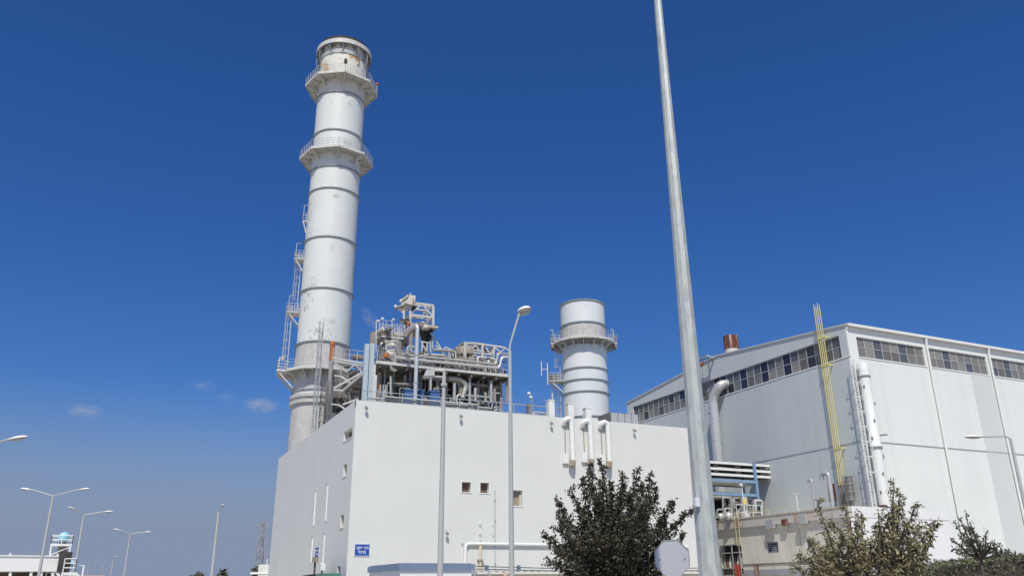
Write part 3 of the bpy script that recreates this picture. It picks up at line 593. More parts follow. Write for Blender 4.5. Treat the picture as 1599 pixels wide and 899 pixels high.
# pipe rack between the white building and the hall
YT = 73.6; o = thing('blue_pipe_rack', 'blue steel rack carrying three white cable trays into the hall wall', 'pipe rack', (65, YT, ZA))
zs = [Fy(1155, y_, YT).z for y_ in (724, 733.5, 742)]
for z in zs:
    MB().box(X1 + .01, XH - .05, YT - .05, YT + .05, z - .13, z + .13).build('cable_tray', 'white_trim', o); MB().box(X1 + .01, XH - .05, YT + 2.0, YT + 2.1, z - .12, z + .12).build('cable_tray', 'white_trim', o)
    MB().box(X1 + .3, XH - .1, YT + .06, YT + 1.99, z - .12, z - .06).build('tray_floor', 'dark_steel', o)
xp = Fy(1180, 766, YT).x
for dx in (0, -8.6):
    for dy in (0, 2.2): MB().bar((xp + dx, YT - .2 + dy, ZA - .02), (xp + dx, YT - .2 + dy, zs[0] + .2), .28).build('post', 'blue_steel', o)
for i, (xo, w) in enumerate(((.6, .9), (4.2, .8), (7.4, .6), (9.6, .5))):
    for z in zs[1:]: MB().box(XH - xo - w, XH - xo, YT + .01, YT + .3, z + .135, z + .5).build('box_and_gap_block', 'dark_steel', o)  # dark blocks between the trays; shade of the gaps put into shape and colour
zb1 = Fy(1150, 751, YT).z; zb2 = Fy(1150, 772, YT).z
for z in (zb1, zb2):
    MB().bar((X1 + .01, YT - .2, z), (xp - .15, YT - .2, z), .2, .3).build('beam', 'blue_steel', o); MB().bar((X1 + .01, YT + 2.0, z - .001), (xp - .15, YT + 2.0, z - .001), .2, .3).build('beam', 'blue_steel', o)
    MB().bar((xp - .16, YT - .19, z - .1), (xp - 5.8, YT + 1.9, z - .3), .16, .2).build('brace', 'blue_steel', o)
for k, (dy, dz, r, m) in enumerate(((.3, .35, .2, 'pipe_lagging'), (.9, .3, .14, 'aluminium_lagging'), (1.5, .35, .22, 'dull_pipe'))):
    MB().tube([(X1 + .02, YT + dy, zb1 + dz - .6), (xp - .4, YT + dy, zb1 + dz - .6)], r, 10).build('pipe', m, o); MB().tube([(X1 + .02, YT + dy + .2, zb2 + dz - .65), (xp - .9, YT + dy + .2, zb2 + dz - .65)], r, 10).build('pipe', m, o)
# pump gear under the rack
o = thing('pump_set', 'jumble of silver pipes and valves on the annex roof under the blue rack', 'pumps', (61.5, YT, ZA))
rr = random.Random(5)
for k in range(40):
    x = 58.9 + 1.2 + rr.random() * 4.6; y = YT - 1.2 + rr.random() * 2.5; z1 = ZA + .5 + rr.random() * 2.2; r = .06 + rr.random() * .12; x2 = x + rr.uniform(-1.4, 1.4)
    MB().tube(rounded([(x, y, ZA), (x, y, z1), (x2, y, z1), (x2, y + .3, ZA + .2)], .25), r, 8).build('pipe', rr.choice(['aluminium_lagging', 'dull_pipe', 'pipe_lagging', 'galvanised']), o)
for px, py, r in ((1164, 806, .55), (1138, 808, .42), (1125, 803, .35)):
    p = Fy(px, py, YT - 1.4); MB().ell((p.x, p.y, ZA + r * .8), (r, 0, 0), (0, r, 0), (0, 0, r * 1.0), 14, 8).build('dome_valve', 'aluminium_lagging', o)
MB().box(58.9, 64.3, YT + 2.3, YT + 3.2, ZA - .01, ZA + 3.3).build('housing', 'dark_steel', o)
m_ = MB(); rail(m_, [(60.2, YT - 1.9, ZA), (63.6, YT - 1.9, ZA)], 1.5, 1.1, .035); m_.build('guard_rail', 'white_trim', o)
p = Fy(1161, 783, YT - 1.5); o = thing('lamp_standard', 'small lamp standard with a yellow box in front of the blue rack', 'lamp', (p.x, p.y, ZA)); zt = Fy(1158, 757, YT - 1.5).z
MB().tube([(p.x, p.y, ZA - .02), (p.x, p.y, zt)], .05, 6).build('pole', 'white_trim', o); MB().ell((p.x - .1, p.y, zt), (.22, 0, 0), (0, .2, 0), (0, 0, .15), 10, 6).build('lamp_head', 'lamp_shell', o); MB().box(p.x - .25, p.x + .25, p.y - .2, p.y - .06, p.z - .25, p.z + .35).build('box', 'yellow_paint', o)
# store shelves in the annex opening
o = thing('storage_rack', 'crowded grey rack in the dark annex opening', 'rack', (XA - .2, op[0] + 1, 2))
ya, yb = op[0] + .05, op[1] - .05; m_ = MB()
for y in (ya, (ya + yb) / 2 - .4, yb): m_.bar((XA - .25, y, 0), (XA - .25, y, op[3] + .1), .09)
m_.build('upright', 'galvanised', o)
zt = op[3]
for z in (zt + .05, zt - .75, zt - 2.3, zt - 3.0): MB().box(XA - .3, XA + .5, ya - .1, yb + .1, z - .06, z + .04).build('shelf', 'galvanised', o)
for k in range(7): y = ya + .25 + k * (yb - ya) / 7.3; tag(MB().lathe((XA + .1, y, zt - 2.25), [(.18, 0), (.2, .5), (.09, 1.0), (.02, 1.25)], 8).build('cone_sack', ('tan_panel', 'cream_box', 'brown_shutter')[k % 3]), ['upright pale sack on the rack shelf, first from the tall mast', 'brownish sack wedged second on the rack shelf', 'dark sack standing third on the rack shelf', 'tan sack in the middle of the rack shelf', 'cream sack just past the middle of the rack shelf', 'dark sack next to the last on the rack shelf', 'tan sack at the red cloth end of the shelf'][k], 'sack', 'sacks on the annex rack')
tag(MB().box(XA - .1, XA + .4, ya + 1.2, yb - .2, zt - 2.95, zt - 2.4).build('brown_crate', 'brown_shutter'), 'brown crate low on the annex rack', 'crate')
m_ = MB(); nn = 7
for i in range(nn):
    for j in range(4): pass
vs = []; fs = []
for i in range(9):
    for j in range(7): vs.append((XA - .36 - .06 * sin(i * 1.9 + j * .6), ya - .1 + i * .13, zt - 1.95 - j * .4 - .06 * sin(i * 2.1)))
for i in range(8):
    for j in range(6): fs.append((i * 7 + j, i * 7 + j + 1, (i + 1) * 7 + j + 1, (i + 1) * 7 + j))
tag(MB().add(vs, fs, True).build('red_cloth', 'red_cloth'), 'bright red cloth hanging at the edge of the annex opening', 'cloth')

# ------------------------------------------------------------------ chimneys
def chimney_axis(a, b, d):
    p, q = G(*a, d), G(*b, d); return (p.x + q.x) / 2, (p.y + q.y) / 2
def polyring(mb, c, r0, r1, z0, z1, n, ph):
    for i in range(n):
        t0, t1 = ph + 2 * pi * i / n, ph + 2 * pi * (i + 1) / n
        A = [(c[0] + r * cos(t), c[1] + r * sin(t)) for r, t in ((r0, t0), (r1, t0), (r1, t1), (r0, t1))]
        mb.hexa([(x, y, z0) for x, y in A] + [(x, y, z1) for x, y in A])
    return mb
def platform(par, c, R, RO, z, n, ph, rmat='white_steel', a0=None, a1=None, mesh=True):
    """octagonal walkway: deck > fascia, bracket, railing"""
    pl = polyring(MB(), c, R + .02, RO, z - .08, z, n, ph).build('platform', rmat, par)
    polyring(MB(), c, RO, RO + .06, z - .3, z + .06, n, ph).build('fascia', rmat, pl)
    m_ = MB()
    for i in range(n * 2):
        t = ph + pi * i / n; k = 1 if i % 2 == 0 else cos(pi / n); e = Vector((cos(t), sin(t), 0)); C = Vector((c[0], c[1], z))
        m_.bar(C + e * R + UP * -.22, C + e * (RO * k - .03) + UP * -.2, .14, .24)
        if i % 2 == 0: m_.hexa([C + e * (R - .01) + UP * -1.5 + Vector((-e.y, e.x, 0)) * -.06, C + e * (R + .3) - UP * 1.2 + Vector((-e.y, e.x, 0)) * -.06, C + e * (R + .3) - UP * 1.2 + Vector((-e.y, e.x, 0)) * .06, C + e * (R - .01) + UP * -1.5 + Vector((-e.y, e.x, 0)) * .06,
                             C + e * (R - .01) - UP * .12 + Vector((-e.y, e.x, 0)) * -.06, C + e * (RO * k - .1) - UP * .12 + Vector((-e.y, e.x, 0)) * -.06, C + e * (RO * k - .1) - UP * .12 + Vector((-e.y, e.x, 0)) * .06, C + e * (R - .01) - UP * .12 + Vector((-e.y, e.x, 0)) * .06])
    for rr_ in (.35, .68): 
        q = R + (RO - R) * rr_
        pts = [(c[0] + q * cos(ph + 2 * pi * i / n), c[1] + q * sin(ph + 2 * pi * i / n), z - .17) for i in range(n + 1)]
        for A, B in zip(pts[:-1], pts[1:]): m_.bar(A, B, .08, .14)
    m_.build('bracket', rmat, pl)
    m_ = MB(); pts = [(c[0] + RO * cos(ph + 2 * pi * i / n), c[1] + RO * sin(ph + 2 * pi * i / n), z) for i in range(n + 1)]
    rail(m_, pts, 1.2, .75 if mesh else 1.3, .03, 3, 4)
    m_.build('railing', rmat, pl)
    return pl
RS = 3.52; DS = 110.5
sx, sy = chimney_axis((532.3, 170), (504.2, 534.7), DS)
def zs1(py, rad=None):    # height of a band's near edge at pixel row py
    for z in [i * .05 for i in range(200, 2000)]:
        v = Vector((sx, sy, z)) - (Vector((sx, sy, 0)) - Vector((CAM.x, CAM.y, 0))).normalized() * (rad or RS) - CAM
        if 449.5 - FOC * v.dot(UX) / v.dot(FW) <= py: return z
st = thing('tall_chimney', 'tall pale ringed steel chimney with two walkways near its top and weathered paint', 'chimney', (sx, sy, 0))
C2 = (sx, sy)
zt = zs1(58) - .5; zlip = zs1(78); zc = zs1(80)
cuts = [('stack_bare', .0, zs1(624)), ('stack_paint', zs1(624), zs1(607)), ('stack_bare', zs1(607), zs1(532)), ('stack_paint', zs1(532), zs1(449)), ('stack_paint', zs1(449), zs1(369)), ('stack_paint', zs1(369), zs1(293)),
        ('stack_paint', zs1(293), zs1(259)), ('stack_paint', zs1(259), zs1(202)), ('stack_paint', zs1(202), zs1(143.5)), ('stack_cap', zs1(143.5), zt - .6)]
for m, a, b in cuts: MB().lathe((sx, sy, 0), [(RS, a), (RS, b)], 64).build('shell_section', m, st)
for py in (607, 532, 449, 369, 293, 259, 202, 143.5):
    z = zs1(py); MB().lathe((sx, sy, z), [(RS, -.1), (RS + .16, -.08), (RS + .16, .07), (RS, .09)], 64).build('stiffener_ring', 'ring_steel', st)
for dz in (-.05, .75): z = zs1(624) + dz; MB().lathe((sx, sy, z), [(RS, -.3), (RS + .32, -.24), (RS + .32, .12), (RS, .26)], 64).build('collar', 'stack_bare', st)
z = zs1(80); MB().lathe((sx, sy, z), [(RS, -.4), (RS + .1, -.38), (RS + .1, .3), (RS, .32)], 64).build('stiffener_ring', 'grey_trim', st)
# wind shield ring at the mouth
RW = RS * 1.19
ws = MB().lathe((sx, sy, 0), [(RW, zt - .95), (RW, zt - .25), (RS + .3, zt + .05), (RS - .2, zt + .05), (RS - .2, zt - 1.5)], 64); ws.lathe((sx, sy, 0), [(RW, zt - .95), (RW - .08, zt - .95), (RW - .08, zt - .3), (RS + .2, zt)], 64); wso = ws.build('wind_shield', 'white_steel', st)
MB().lathe((sx, sy, 0), [(RS + .22, zt + .05), (RS + .27, zt + .5), (RS - .3, zt + .55), (RS - .35, zt - 2)], 64).build('mouth_rim', 'dark_steel', st)
for k in range(12):
    m_ = MB(); t = 2 * pi * (k + .5) / 12; e = Vector((cos(t), sin(t), 0)); tt = Vector((-e.y, e.x, 0)); C = Vector((sx, sy, zt))
    m_.bar(C + e * (RS + .02) - UP * 2.3, C + e * (RW - .05) - UP * .8, .14); m_.bar(C + e * (RS + .06) - UP * 2.5, C + e * (RS + .06) - UP * .8, .34, .1)
    m_.bar(C + e * (RS + .07) + tt * -.55 - UP * 1.15, C + e * (RS + .07) + tt * .55 - UP * 1.15, .1, .24); m_.bar(C + e * (RS + .07) + tt * -.42 - UP * 2.3, C + e * (RS + .07) + tt * .42 - UP * 2.3, .1, .2)
    m_.build('shield_bracket', 'ring_steel', wso)
for sg in (-1, 1):
    side = Vector((FW.y, -FW.x, 0)).normalized() * sg; C = Vector((sx, sy, zt)) + side * (RS + .35)
    for k in range(4):
        e = Matrix.Rotation(k * .5 - .8, 3, 'Z') @ side; c0 = Vector((sx, sy, 0)) + e * (RS + .55)
        MB().tube([(c0.x, c0.y, zt - 1.2), (c0.x, c0.y, zt - 2.6), (c0.x - e.x * .3, c0.y - e.y * .3, zt - 3.4)], .09, 6).build('shield_pipe', 'dull_pipe', wso)
fa = atan2(CAM.y - sy, CAM.x - sx)
platform(st, C2, RS, RS * 1.53, zs1(109.5, RS * 1.53), 8, fa + .05)
platform(st, C2, RS, RS * 1.5, zs1(226, RS * 1.5), 8, fa + .02)
# lower platform: wide deck on the left half
zl = zs1(575); platform(st, C2, RS, RS * 1.42, zl, 12, fa, mesh=False)
lft = -(fa + pi / 2); e = Vector((cos(fa - pi / 2 - .0), sin(fa - pi / 2), 0)); tt = Vector((-e.y, e.x, 0))
if e.dot(RX) > 0: e = -e
C = Vector((sx, sy, zl))
pl = MB().hexa([C + e * (RS + .2) - tt * 1.9 - UP * .2, C + e * (RS + 2.2) - tt * 1.9 - UP * .2, C + e * (RS + 2.2) + tt * 1.9 - UP * .2, C + e * (RS + .2) + tt * 1.9 - UP * .2,
                C + e * (RS + .2) - tt * 1.9 + UP * .05, C + e * (RS + 2.2) - tt * 1.9 + UP * .05, C + e * (RS + 2.2) + tt * 1.9 + UP * .05, C + e * (RS + .2) + tt * 1.9 + UP * .05]).build('platform', 'white_steel', st)
m_ = MB(); rail(m_, [C + e * (RS + .8) - tt * 1.9, C + e * (RS + 2.2) - tt * 1.9, C + e * (RS + 2.2) + tt * 1.9, C + e * (RS + .8) + tt * 1.9], 1.2, 1.0, .04, 3, 5); m_.build('railing', 'white_steel', pl)
for s in (-1.7, 0, 1.7): MB().bar(C + e * (RS) + tt * s - UP * 2.3, C + e * (RS + 2.0) + tt * s - UP * .2, .14).bar(C + e * RS + tt * s - UP * .3, C + e * (RS + 2.1) + tt * s - UP * .3, .12, .2).build('bracket', 'white_steel', pl)
for s, h in ((-1.5, 2.6), (-.2, 2.0)):
    q = C + e * (RS + 2.1) + tt * s; MB().tube(rounded([q, q + UP * h, q + UP * h - e * .1 + Vector((.45, 0, 0))], .1), .05, 6).build('lamp_stalk', 'white_steel', pl); MB().ell(q + UP * h + Vector((.5, 0, 0)), (.3, 0, 0), (0, .2, 0), (0, 0, .14), 10, 6).build('lamp_head', 'lamp_shell', pl)
# caged ladder and rest platforms on the left side
def side_ladder(par, c, R, e, z0, z1, off, m='white_steel'):
    t = Vector((-e.y, e.x, 0)); B = Vector((c[0], c[1], 0)) + e * (R + .35) + t * off
    m_ = MB()
    for s in (-.28, .28): m_.bar(B + t * s + UP * z0, B + t * s + UP * z1, .08)
    z = z0
    while z < z1: m_.tube([B - t * .28 + UP * z, B + t * .28 + UP * z], .025, 4, False); z += .32
    ld = m_.build('ladder', m, par)
    h = MB(); z = z0 + 2.2; an_ = atan2(e.y, e.x)
    while z <= z1:
        h.tube([B - t * .3 + UP * z] + [B + e * .35 + Vector((cos(an_ + a_), sin(an_ + a_), 0)) * .42 + UP * z for a_ in [-1.9 + .475 * i for i in range(9)]] + [B + t * .3 + UP * z], .03, 4, False); z += 1.1
    for a_ in (-1.4, -.7, 0, .7, 1.4): d_ = B + e * .35 + Vector((cos(an_ + a_), sin(an_ + a_), 0)) * .42; h.tube([d_ + UP * (z0 + 2.2), d_ + UP * z1], .018, 4, False)
    h.build('cage', m, ld)
def rest(par, c, R, e, z, w=1.0, l=1.6, off=0., mast=True):
    t = Vector((-e.y, e.x, 0)); B = Vector((c[0], c[1], z)) + e * R + t * off
    p = MB().hexa([B - t * w - UP * .12, B + e * l - t * w - UP * .12, B + e * l + t * w - UP * .12, B + t * w - UP * .12, B - t * w, B + e * l - t * w, B + e * l + t * w, B + t * w]).build('rest_platform', 'white_steel', par)
    m_ = MB(); rail(m_, [B - t * w + e * .1, B + e * l - t * w, B + e * l + t * w, B + t * w + e * .1], 1.15, .6, .035, 3, 4); m_.build('railing', 'white_steel', p)
    m_ = MB()
    for s in (-w * .8, w * .8): m_.bar(B + t * s - UP * 1.8, B + e * l * .9 + t * s - UP * .1, .12)
    m_.build('bracket', 'white_steel', p)
    if mast: q = B + e * l * .9; MB().tube(rounded([q, q + UP * 2.6, q + UP * 2.6 - e * .6], .15), .04, 5).build('mast', 'white_steel', p)
e1 = Matrix.Rotation(.35 if True else 0, 3, 'Z') @ e
zz1 = G(466, 405, DS).z; zz2 = G(458, 490, DS).z; zz3 = G(474, 343, DS).z
rest(st, C2, RS, e, zz1, .9, 1.25, -.3); rest(st, C2, RS, e, zz2, 1.0, 1.6, .2); rest(st, C2, RS, e, zz3, .4, .6, -.6)
side_ladder(st, C2, RS, e, zz2, zz1 + 1, -.5); side_ladder(st, C2, RS + .6, e, zl, zz2 + 1, .4)
# small bits near the top
p = Vector((sx, sy, zs1(109.5, RS * 1.53))) + Vector((cos(fa + .05), sin(fa + .05), 0)) * RS * 1.5; MB().lathe(p + UP * 1.2, [(.001, 0), (.22, .05), (.26, .5), (.15, .85), (.001, .9)], 10).build('beacon', 'dark_steel', st)
p = Vector((sx, sy, zs1(109.5, RS * 1.53))) + (-e) * RS * 1.5; MB().tube([p, p + UP * 1.7], .05, 5).build('beacon_post', 'white_steel', st); MB().lathe(p + UP * 1.7, [(.001, 0), (.2, .02), (.2, .4), (.001, .5)], 10).build('beacon', 'red_box', st)

# short chimney
R2 = 3.42; D2 = 122.0; c2x, c2y = chimney_axis(z5(269, 150), z5(285, 600), D2)
def zs2(py):
    for z in [i * .05 for i in range(100, 1400)]:
        v = Vector((c2x, c2y, z)) - (Vector((c2x, c2y, 0))).normalized() * R2 - CAM
        if 449.5 - FOC * v.dot(UX) / v.dot(FW) <= py: return z
y5 = lambda y: 440 + y / 2.995
st2 = thing('short_chimney', 'short wide pale chimney with a round walkway, right of the pipework', 'chimney', (c2x, c2y, 0))
ztop = zs2(y5(80))
for a, b, m in ((0, zs2(y5(508)), 'stack_clean'), (zs2(y5(508)), zs2(y5(452)), 'stack_clean'), (zs2(y5(452)), zs2(y5(397)), 'stack_clean'), (zs2(y5(397)), zs2(y5(285)), 'stack_clean'), (zs2(y5(285)), zs2(y5(185)), 'stack_bare'), (zs2(y5(185)), ztop, 'stack_clean')):
    MB().lathe((c2x, c2y, 0), [(R2, a), (R2, b)], 56).build('shell_section', m, st2)
for py in (508, 452, 397, 285, 185, 625, 83):
    MB().lathe((c2x, c2y, zs2(y5(py))), [(R2, -.12), (R2 + .15, -.1), (R2 + .15, .08), (R2, .11)], 56).build('stiffener_ring', 'ring_steel', st2)
MB().lathe((c2x, c2y, 0), [(R2 + .02, ztop), (R2 - .1, ztop + .05), (R2 - .15, ztop - 3)], 56).build('mouth_rim', 'dark_steel', st2)
fa2 = atan2(-c2y, -c2x); zp = zs2(y5(262)); platform(st2, (c2x, c2y), R2, R2 * 1.4, zp, 16, fa2, mesh=False)
e2 = -RX.copy(); e2.z = 0; e2.normalize()
zb2_ = G(*z5(150, 470), D2).z; rest(st2, (c2x, c2y), R2, e2, zb2_, 1.0, 2.0, .2, mast=False)
side_ladder(st2, (c2x, c2y), R2, e2, zb2_, zp + 1, 0.1); side_ladder(st2, (c2x, c2y), R2, e2, 16, zb2_ + 1, -.6)
for s in (-1, 1):
    B = Vector((c2x, c2y, zp)) + e2 * s * (R2 + .3); t = Vector((-e2.y, e2.x, 0)); l = 1.35
    p = MB().hexa([B - t * .9 - UP * .15, B + e2 * s * l - t * .9 - UP * .15, B + e2 * s * l + t * .9 - UP * .15, B + t * .9 - UP * .15, B - t * .9, B + e2 * s * l - t * .9, B + e2 * s * l + t * .9, B + t * .9]).build('side_bay', 'white_steel', st2)
    m_ = MB(); rail(m_, [B - t * .9, B + e2 * s * l - t * .9, B + e2 * s * l + t * .9, B + t * .9], 1.2, .8, .035, 3, 4); m_.build('railing', 'white_steel', p)
    m_ = MB()
    for q_ in (-.85, -.3, .3, .85): m_.bar(B + t * q_ - UP * .35 - e2 * s * .3, B + e2 * s * (l - .05) + t * q_ - UP * .35, .12, .34)
    for q_ in (.2, .7, 1.2): m_.bar(B + e2 * s * q_ - t * .85 - UP * .75, B + e2 * s * q_ + t * .85 - UP * .75, .12, .2)
    for q_ in (-.8, .8): m_.bar(B + t * q_ - UP * 1.2 - e2 * s * .2, B + e2 * s * (l - .1) + t * q_ - UP * .55, .1, .16)
    m_.build('bracket', 'beam_beige', p)
    q = B + e2 * s * l * .7; MB().tube(rounded([q, q + UP * 2.3, q + UP * 2.3 + e2 * .4], .15), .05, 5).build('lamp_stalk', 'white_steel', p)
B = Vector((c2x, c2y, zb2_)) + e2 * (R2 + 1.3); MB().box(B.x - .5, B.x + .5, B.y - .5, B.y + .5, zb2_ + .05, zb2_ + 1.1).build('equipment_box', 'dull_pipe', st2)
MB().tube([Vector((B.x, B.y, ZR - 1)) + e2 * .3, Vector((B.x, B.y, zb2_)) + e2 * .3], .12, 8).build('support_post', 'white_steel', st2)
a_ = G(*z5(105, 430), D2 - 2); o = thing('antenna_mast', 'slim white antenna on an arm beside the short chimney', 'antenna', a_)
zt_ = G(*z5(105, 380), D2 - 2).z; zb_ = G(*z5(105, 480), D2 - 2).z
MB().tube([(a_.x, a_.y, zb_), (a_.x, a_.y, zt_)], .07, 6).build('mast', 'white_trim', o); q = G(*z5(76, 408), D2 - 2); MB().tube([(a_.x, a_.y, q.z), (q.x, q.y, q.z)], .05, 5).build('arm', 'white_trim', o)
MB().tube([(q.x, q.y, q.z - 1.0), (q.x, q.y, q.z + 1.2)], .06, 6).build('dipole', 'white_trim', o); g_ = Vector((B.x, B.y, zb_ + .4)) + e2 * .9; MB().tube([(a_.x, a_.y, zb_ + .4), g_], .04, 5).build('stay', 'white_trim', o)

# ------------------------------------------------------------------ boiler pipework on the roof
YP = 74.0
hb = thing('boiler_pipework', 'tangle of silver pipes, drums and steel decks standing on the white building roof', 'boiler', (27, YP, ZR - .6))
def FP(z, x, y, yy=YP): return Fy(*z(x, y), yy)
def prun(pts, rpx, m, yy=YP, name='pipe', par=None, bend=.35, n=8):
    P = [FP(*p, yy) for p in pts]; r = rpx * PXM(P[0])
    return MB().tube(rounded(P, bend) if len(P) > 2 else P, r, n).build(name, m, par or hb)
def lev(P): P[1].z = P[0].z; return P
pL = Fy(589, 564, YP); pR = Fy(796, 585, YP); zD_ = pL.z; xL, xR = pL.x, pR.x; ZF = ZR - .6
DB = YP + 13
dk = MB().box(xL, xR, YP, DB, zD_ - .18, zD_ - .08).build('deck', 'beam_beige', hb)
MB().box(xL, xR, YP - .12, YP - .003, zD_ - .22, zD_ + .08).build('deck_edge', 'white_steel', hb)
MB().box(xL - .1, xL - .003, YP, DB, zD_ - .22, zD_ + .08).build('deck_edge', 'white_steel', hb); MB().box(xR + .003, xR + .1, YP, DB, zD_ - .22, zD_ + .08).build('deck_edge', 'white_steel', hb)
k = 0; x = xL + .3
while x < xR: MB().bar((x, YP + .02, zD_ - .36), (x, DB, zD_ - .36), .16, .34).build('deck_beam', 'beam_beige' if k % 2 else 'dull_pipe', hb); x += 1.35; k += 1
for y in (YP + 2.5, YP + 6, YP + 9.5): MB().bar((xL, y, zD_ - .62), (xR, y, zD_ - .62), .2, .3).build('deck_beam', 'brown_lagging', hb)
for i, x in enumerate(np.linspace(xL + .6, xR - .5, 6)):
    for y in (YP + 1.2, YP + 8):
        MB().bar((x, y, ZF), (x, y, zD_ - .78), .26).build('column', 'dull_pipe' if y > YP + 2 else 'beam_beige', hb)
    if i < 5: x2 = x + (xR - xL - 1.1) / 5; MB().bar((x, YP + 4.4, ZF + 1), (x2, YP + 4.4, zD_ - .8), .14).build('brace', 'dull_pipe', hb)
MB().box(xL + .8, xR - 2.2, YP + 5.3, YP + 7.6, ZF + .02, zD_ - .95).build('shade_dark_casing', 'dark_steel', hb)  # both casings nearly black: the shade under the deck put into their colour
MB().box(xL + 1.6, xR - 6.5, YP + 3.6, YP + 5.2, ZF + .9, ZF + 2.9).build('shade_dark_casing', 'dark_steel', hb)
# pipes under the deck
rr = random.Random(21); mats = ['pipe_lagging', 'dull_pipe', 'brown_lagging', 'aluminium_lagging', 'galvanised', 'dull_pipe']
for k in range(90):
    x = xL + .6 + rr.random() * (xR - xL - 1.2); y = YP + .5 + rr.random() * 4.4; r = .07 + .16 * rr.random() ** 2; m = rr.choice(mats)
    q = rr.random()
    if q < .45: MB().tube([(x, y, ZF), (x, y, zD_ - .2)], r, 8).build('pipe', m, hb)
    elif q < .8:
        x2 = min(xR - .4, x + rr.uniform(1.5, 5)); z = ZF + 1.1 + rr.random() * 2.6; z2 = ZF if rr.random() < .5 else zD_ - .3
        MB().tube(rounded([(x, y, z2), (x, y, z), (x2, y, z), (x2, y, zD_ - .3 if rr.random() < .6 else ZF)], .4), r, 8).build('pipe', m, hb)
    else:
        z = ZF + 1 + rr.random() * 2.4; v = MB().ell((x, y, z), (.28, 0, 0), (0, .28, 0), (0, 0, .34), 10, 6); v.tube([(x - .5, y, z), (x + .5, y, z)], .16, 8); v.tube([(x, y, z), (x, y, z + .75)], .05, 6); v.lathe((x, y, z + .72), [(.02, -.03), (.25, -.03), (.25, .03), (.02, .03)], 10); v.build('valve', rr.choice(['galvanised', 'pipe_lagging', 'red_box', 'dull_pipe']), hb)
prun([(zB, 870, 440), (zB, 1290, 455), (zB, 1420, 520), (zB, 1440, 700)], 4.5, 'beam_beige', YP + 1.0, bend=1.0)
prun([(zC, 140, 490), (zC, 260, 495), (zC, 335, 555), (zC, 290, 700)], 4.2, 'pipe_lagging', YP + .6, bend=1.0)
prun([(zB, 400, 535), (zB, 790, 545)], 3.2, 'dull_pipe', YP + .9); prun([(zC, 340, 545), (zC, 690, 585)], 2.5, 'dull_pipe', YP + .9)
prun([(zB, 452, 265), (zB, 460, 335), (zB, 525, 345)], 2.2, 'pipe_lagging', YP - .1); prun([(zB, 452, 420), (zB, 452, 690)], 2.0, 'galvanised', YP + .4)
for x_, t_, b_ in ((600, 510, 740), (640, 600, 740), (430, 590, 740), (540, 640, 745), (770, 510, 740), (205, 540, 730)): prun([(zC, x_, t_), (zC, x_, b_)], 2.4, rr.choice(['pipe_lagging', 'galvanised', 'beam_beige']), YP + .5)
prun([(zB, 1035, 310), (zB, 1035, 370)], 1.8, 'white_steel', YP - .2)
for k in range(150):
    x = xL + .5 + rr.random() * (xR - xL - 1.0); y = YP + .3 + rr.random() * 3.2; z0 = ZF + rr.random() * 1.5; z1 = z0 + .8 + rr.random() * 2.2; r = .03 + .05 * rr.random()
    if z1 > zD_ - .3: z1 = zD_ - .3
    if k % 3: MB().tube(rounded([(x, y, z0), (x, y, z1), (min(xR - .3, x + rr.uniform(.4, 2.2)), y, z1), (min(xR - .3, x + rr.uniform(.4, 2.2)), y + .8, z1 + .2)], .15), r, 6).build('pipe', rr.choice(['galvanised', 'dull_pipe', 'dull_pipe', 'white_steel', 'beam_beige', 'dark_steel']), hb)
    else: w = .25 + rr.random() * .5; MB().box(x, x + w, y, y + .4, z0, z0 + .5 + rr.random()).build('valve_box', rr.choice(['dull_pipe', 'dark_steel', 'beam_beige', 'galvanised', 'brown_lagging', 'dark_steel']), hb)
for k in range(140):
    x = xL + .5 + rr.random() * (xR - xL - 1.0); y = YP + .1 + rr.random() * 2.5; z1 = zD_ + .25 + rr.random() * 1.3; r = .025 + .04 * rr.random(); x2 = max(xL + .3, min(xR - .2, x + rr.uniform(-2, 2)))
    MB().tube(rounded([(x, y, zD_), (x, y, z1), (x2, y, z1), (x2, y, z1 + rr.uniform(.2, .9))], .12), r, 6).build('pipe', rr.choice(['galvanised', 'dull_pipe', 'white_steel', 'beam_beige', 'dark_steel']), hb)
# upper long pipes in front of the deck
for pts, r, m, yy in (([(zB, 560, 60), (zB, 570, 118), (zC, -60, 262), (zC, 652, 338), (zC, 676, 215), (zC, 815, 228)], 2.0, 'pipe_lagging', YP - .35), ([(zB, 500, 100), (zB, 520, 158), (zC, -60, 302), (zC, 690, 376), (zC, 714, 258), (zC, 815, 256)], 2.3, 'aluminium_lagging', YP - .3),
                      ([(z4, 555, 432), (z4, 700, 444), (z4, 700, 500)], 2.6, 'pipe_lagging', YP + 1.2), ([(z4, 330, 478), (z4, 500, 500), (z4, 930, 545)], 1.4, 'galvanised', YP + .5), ([(z4, 560, 470), (z4, 860, 492)], 1.8, 'beam_beige', YP + 2.2),
                      ([(z4, 640, 510), (z4, 980, 548)], 1.6, 'dull_pipe', YP + 1.4), ([(z4, 470, 460), (z4, 640, 470), (z4, 640, 520)], 1.5, 'white_steel', YP + 1.0)):
    prun(pts, r, m, yy)
for k in range(60):
    x = xL + 2 + rr.random() * (xR - xL - 3); y = YP + .5 + rr.random() * 5; z1 = zD_ + .5 + rr.random() * 1.6; x2 = x + rr.uniform(-2.5, 2.5); x2 = max(xL + .4, min(xR - .3, x2)); r = .05 + .1 * rr.random()
    MB().tube(rounded([(x, y, zD_), (x, y, z1), (x2, y, z1), (x2, y, zD_)], .25), r, 7).build('pipe', rr.choice(['pipe_lagging', 'white_steel', 'dull_pipe', 'galvanised', 'beam_beige']), hb)
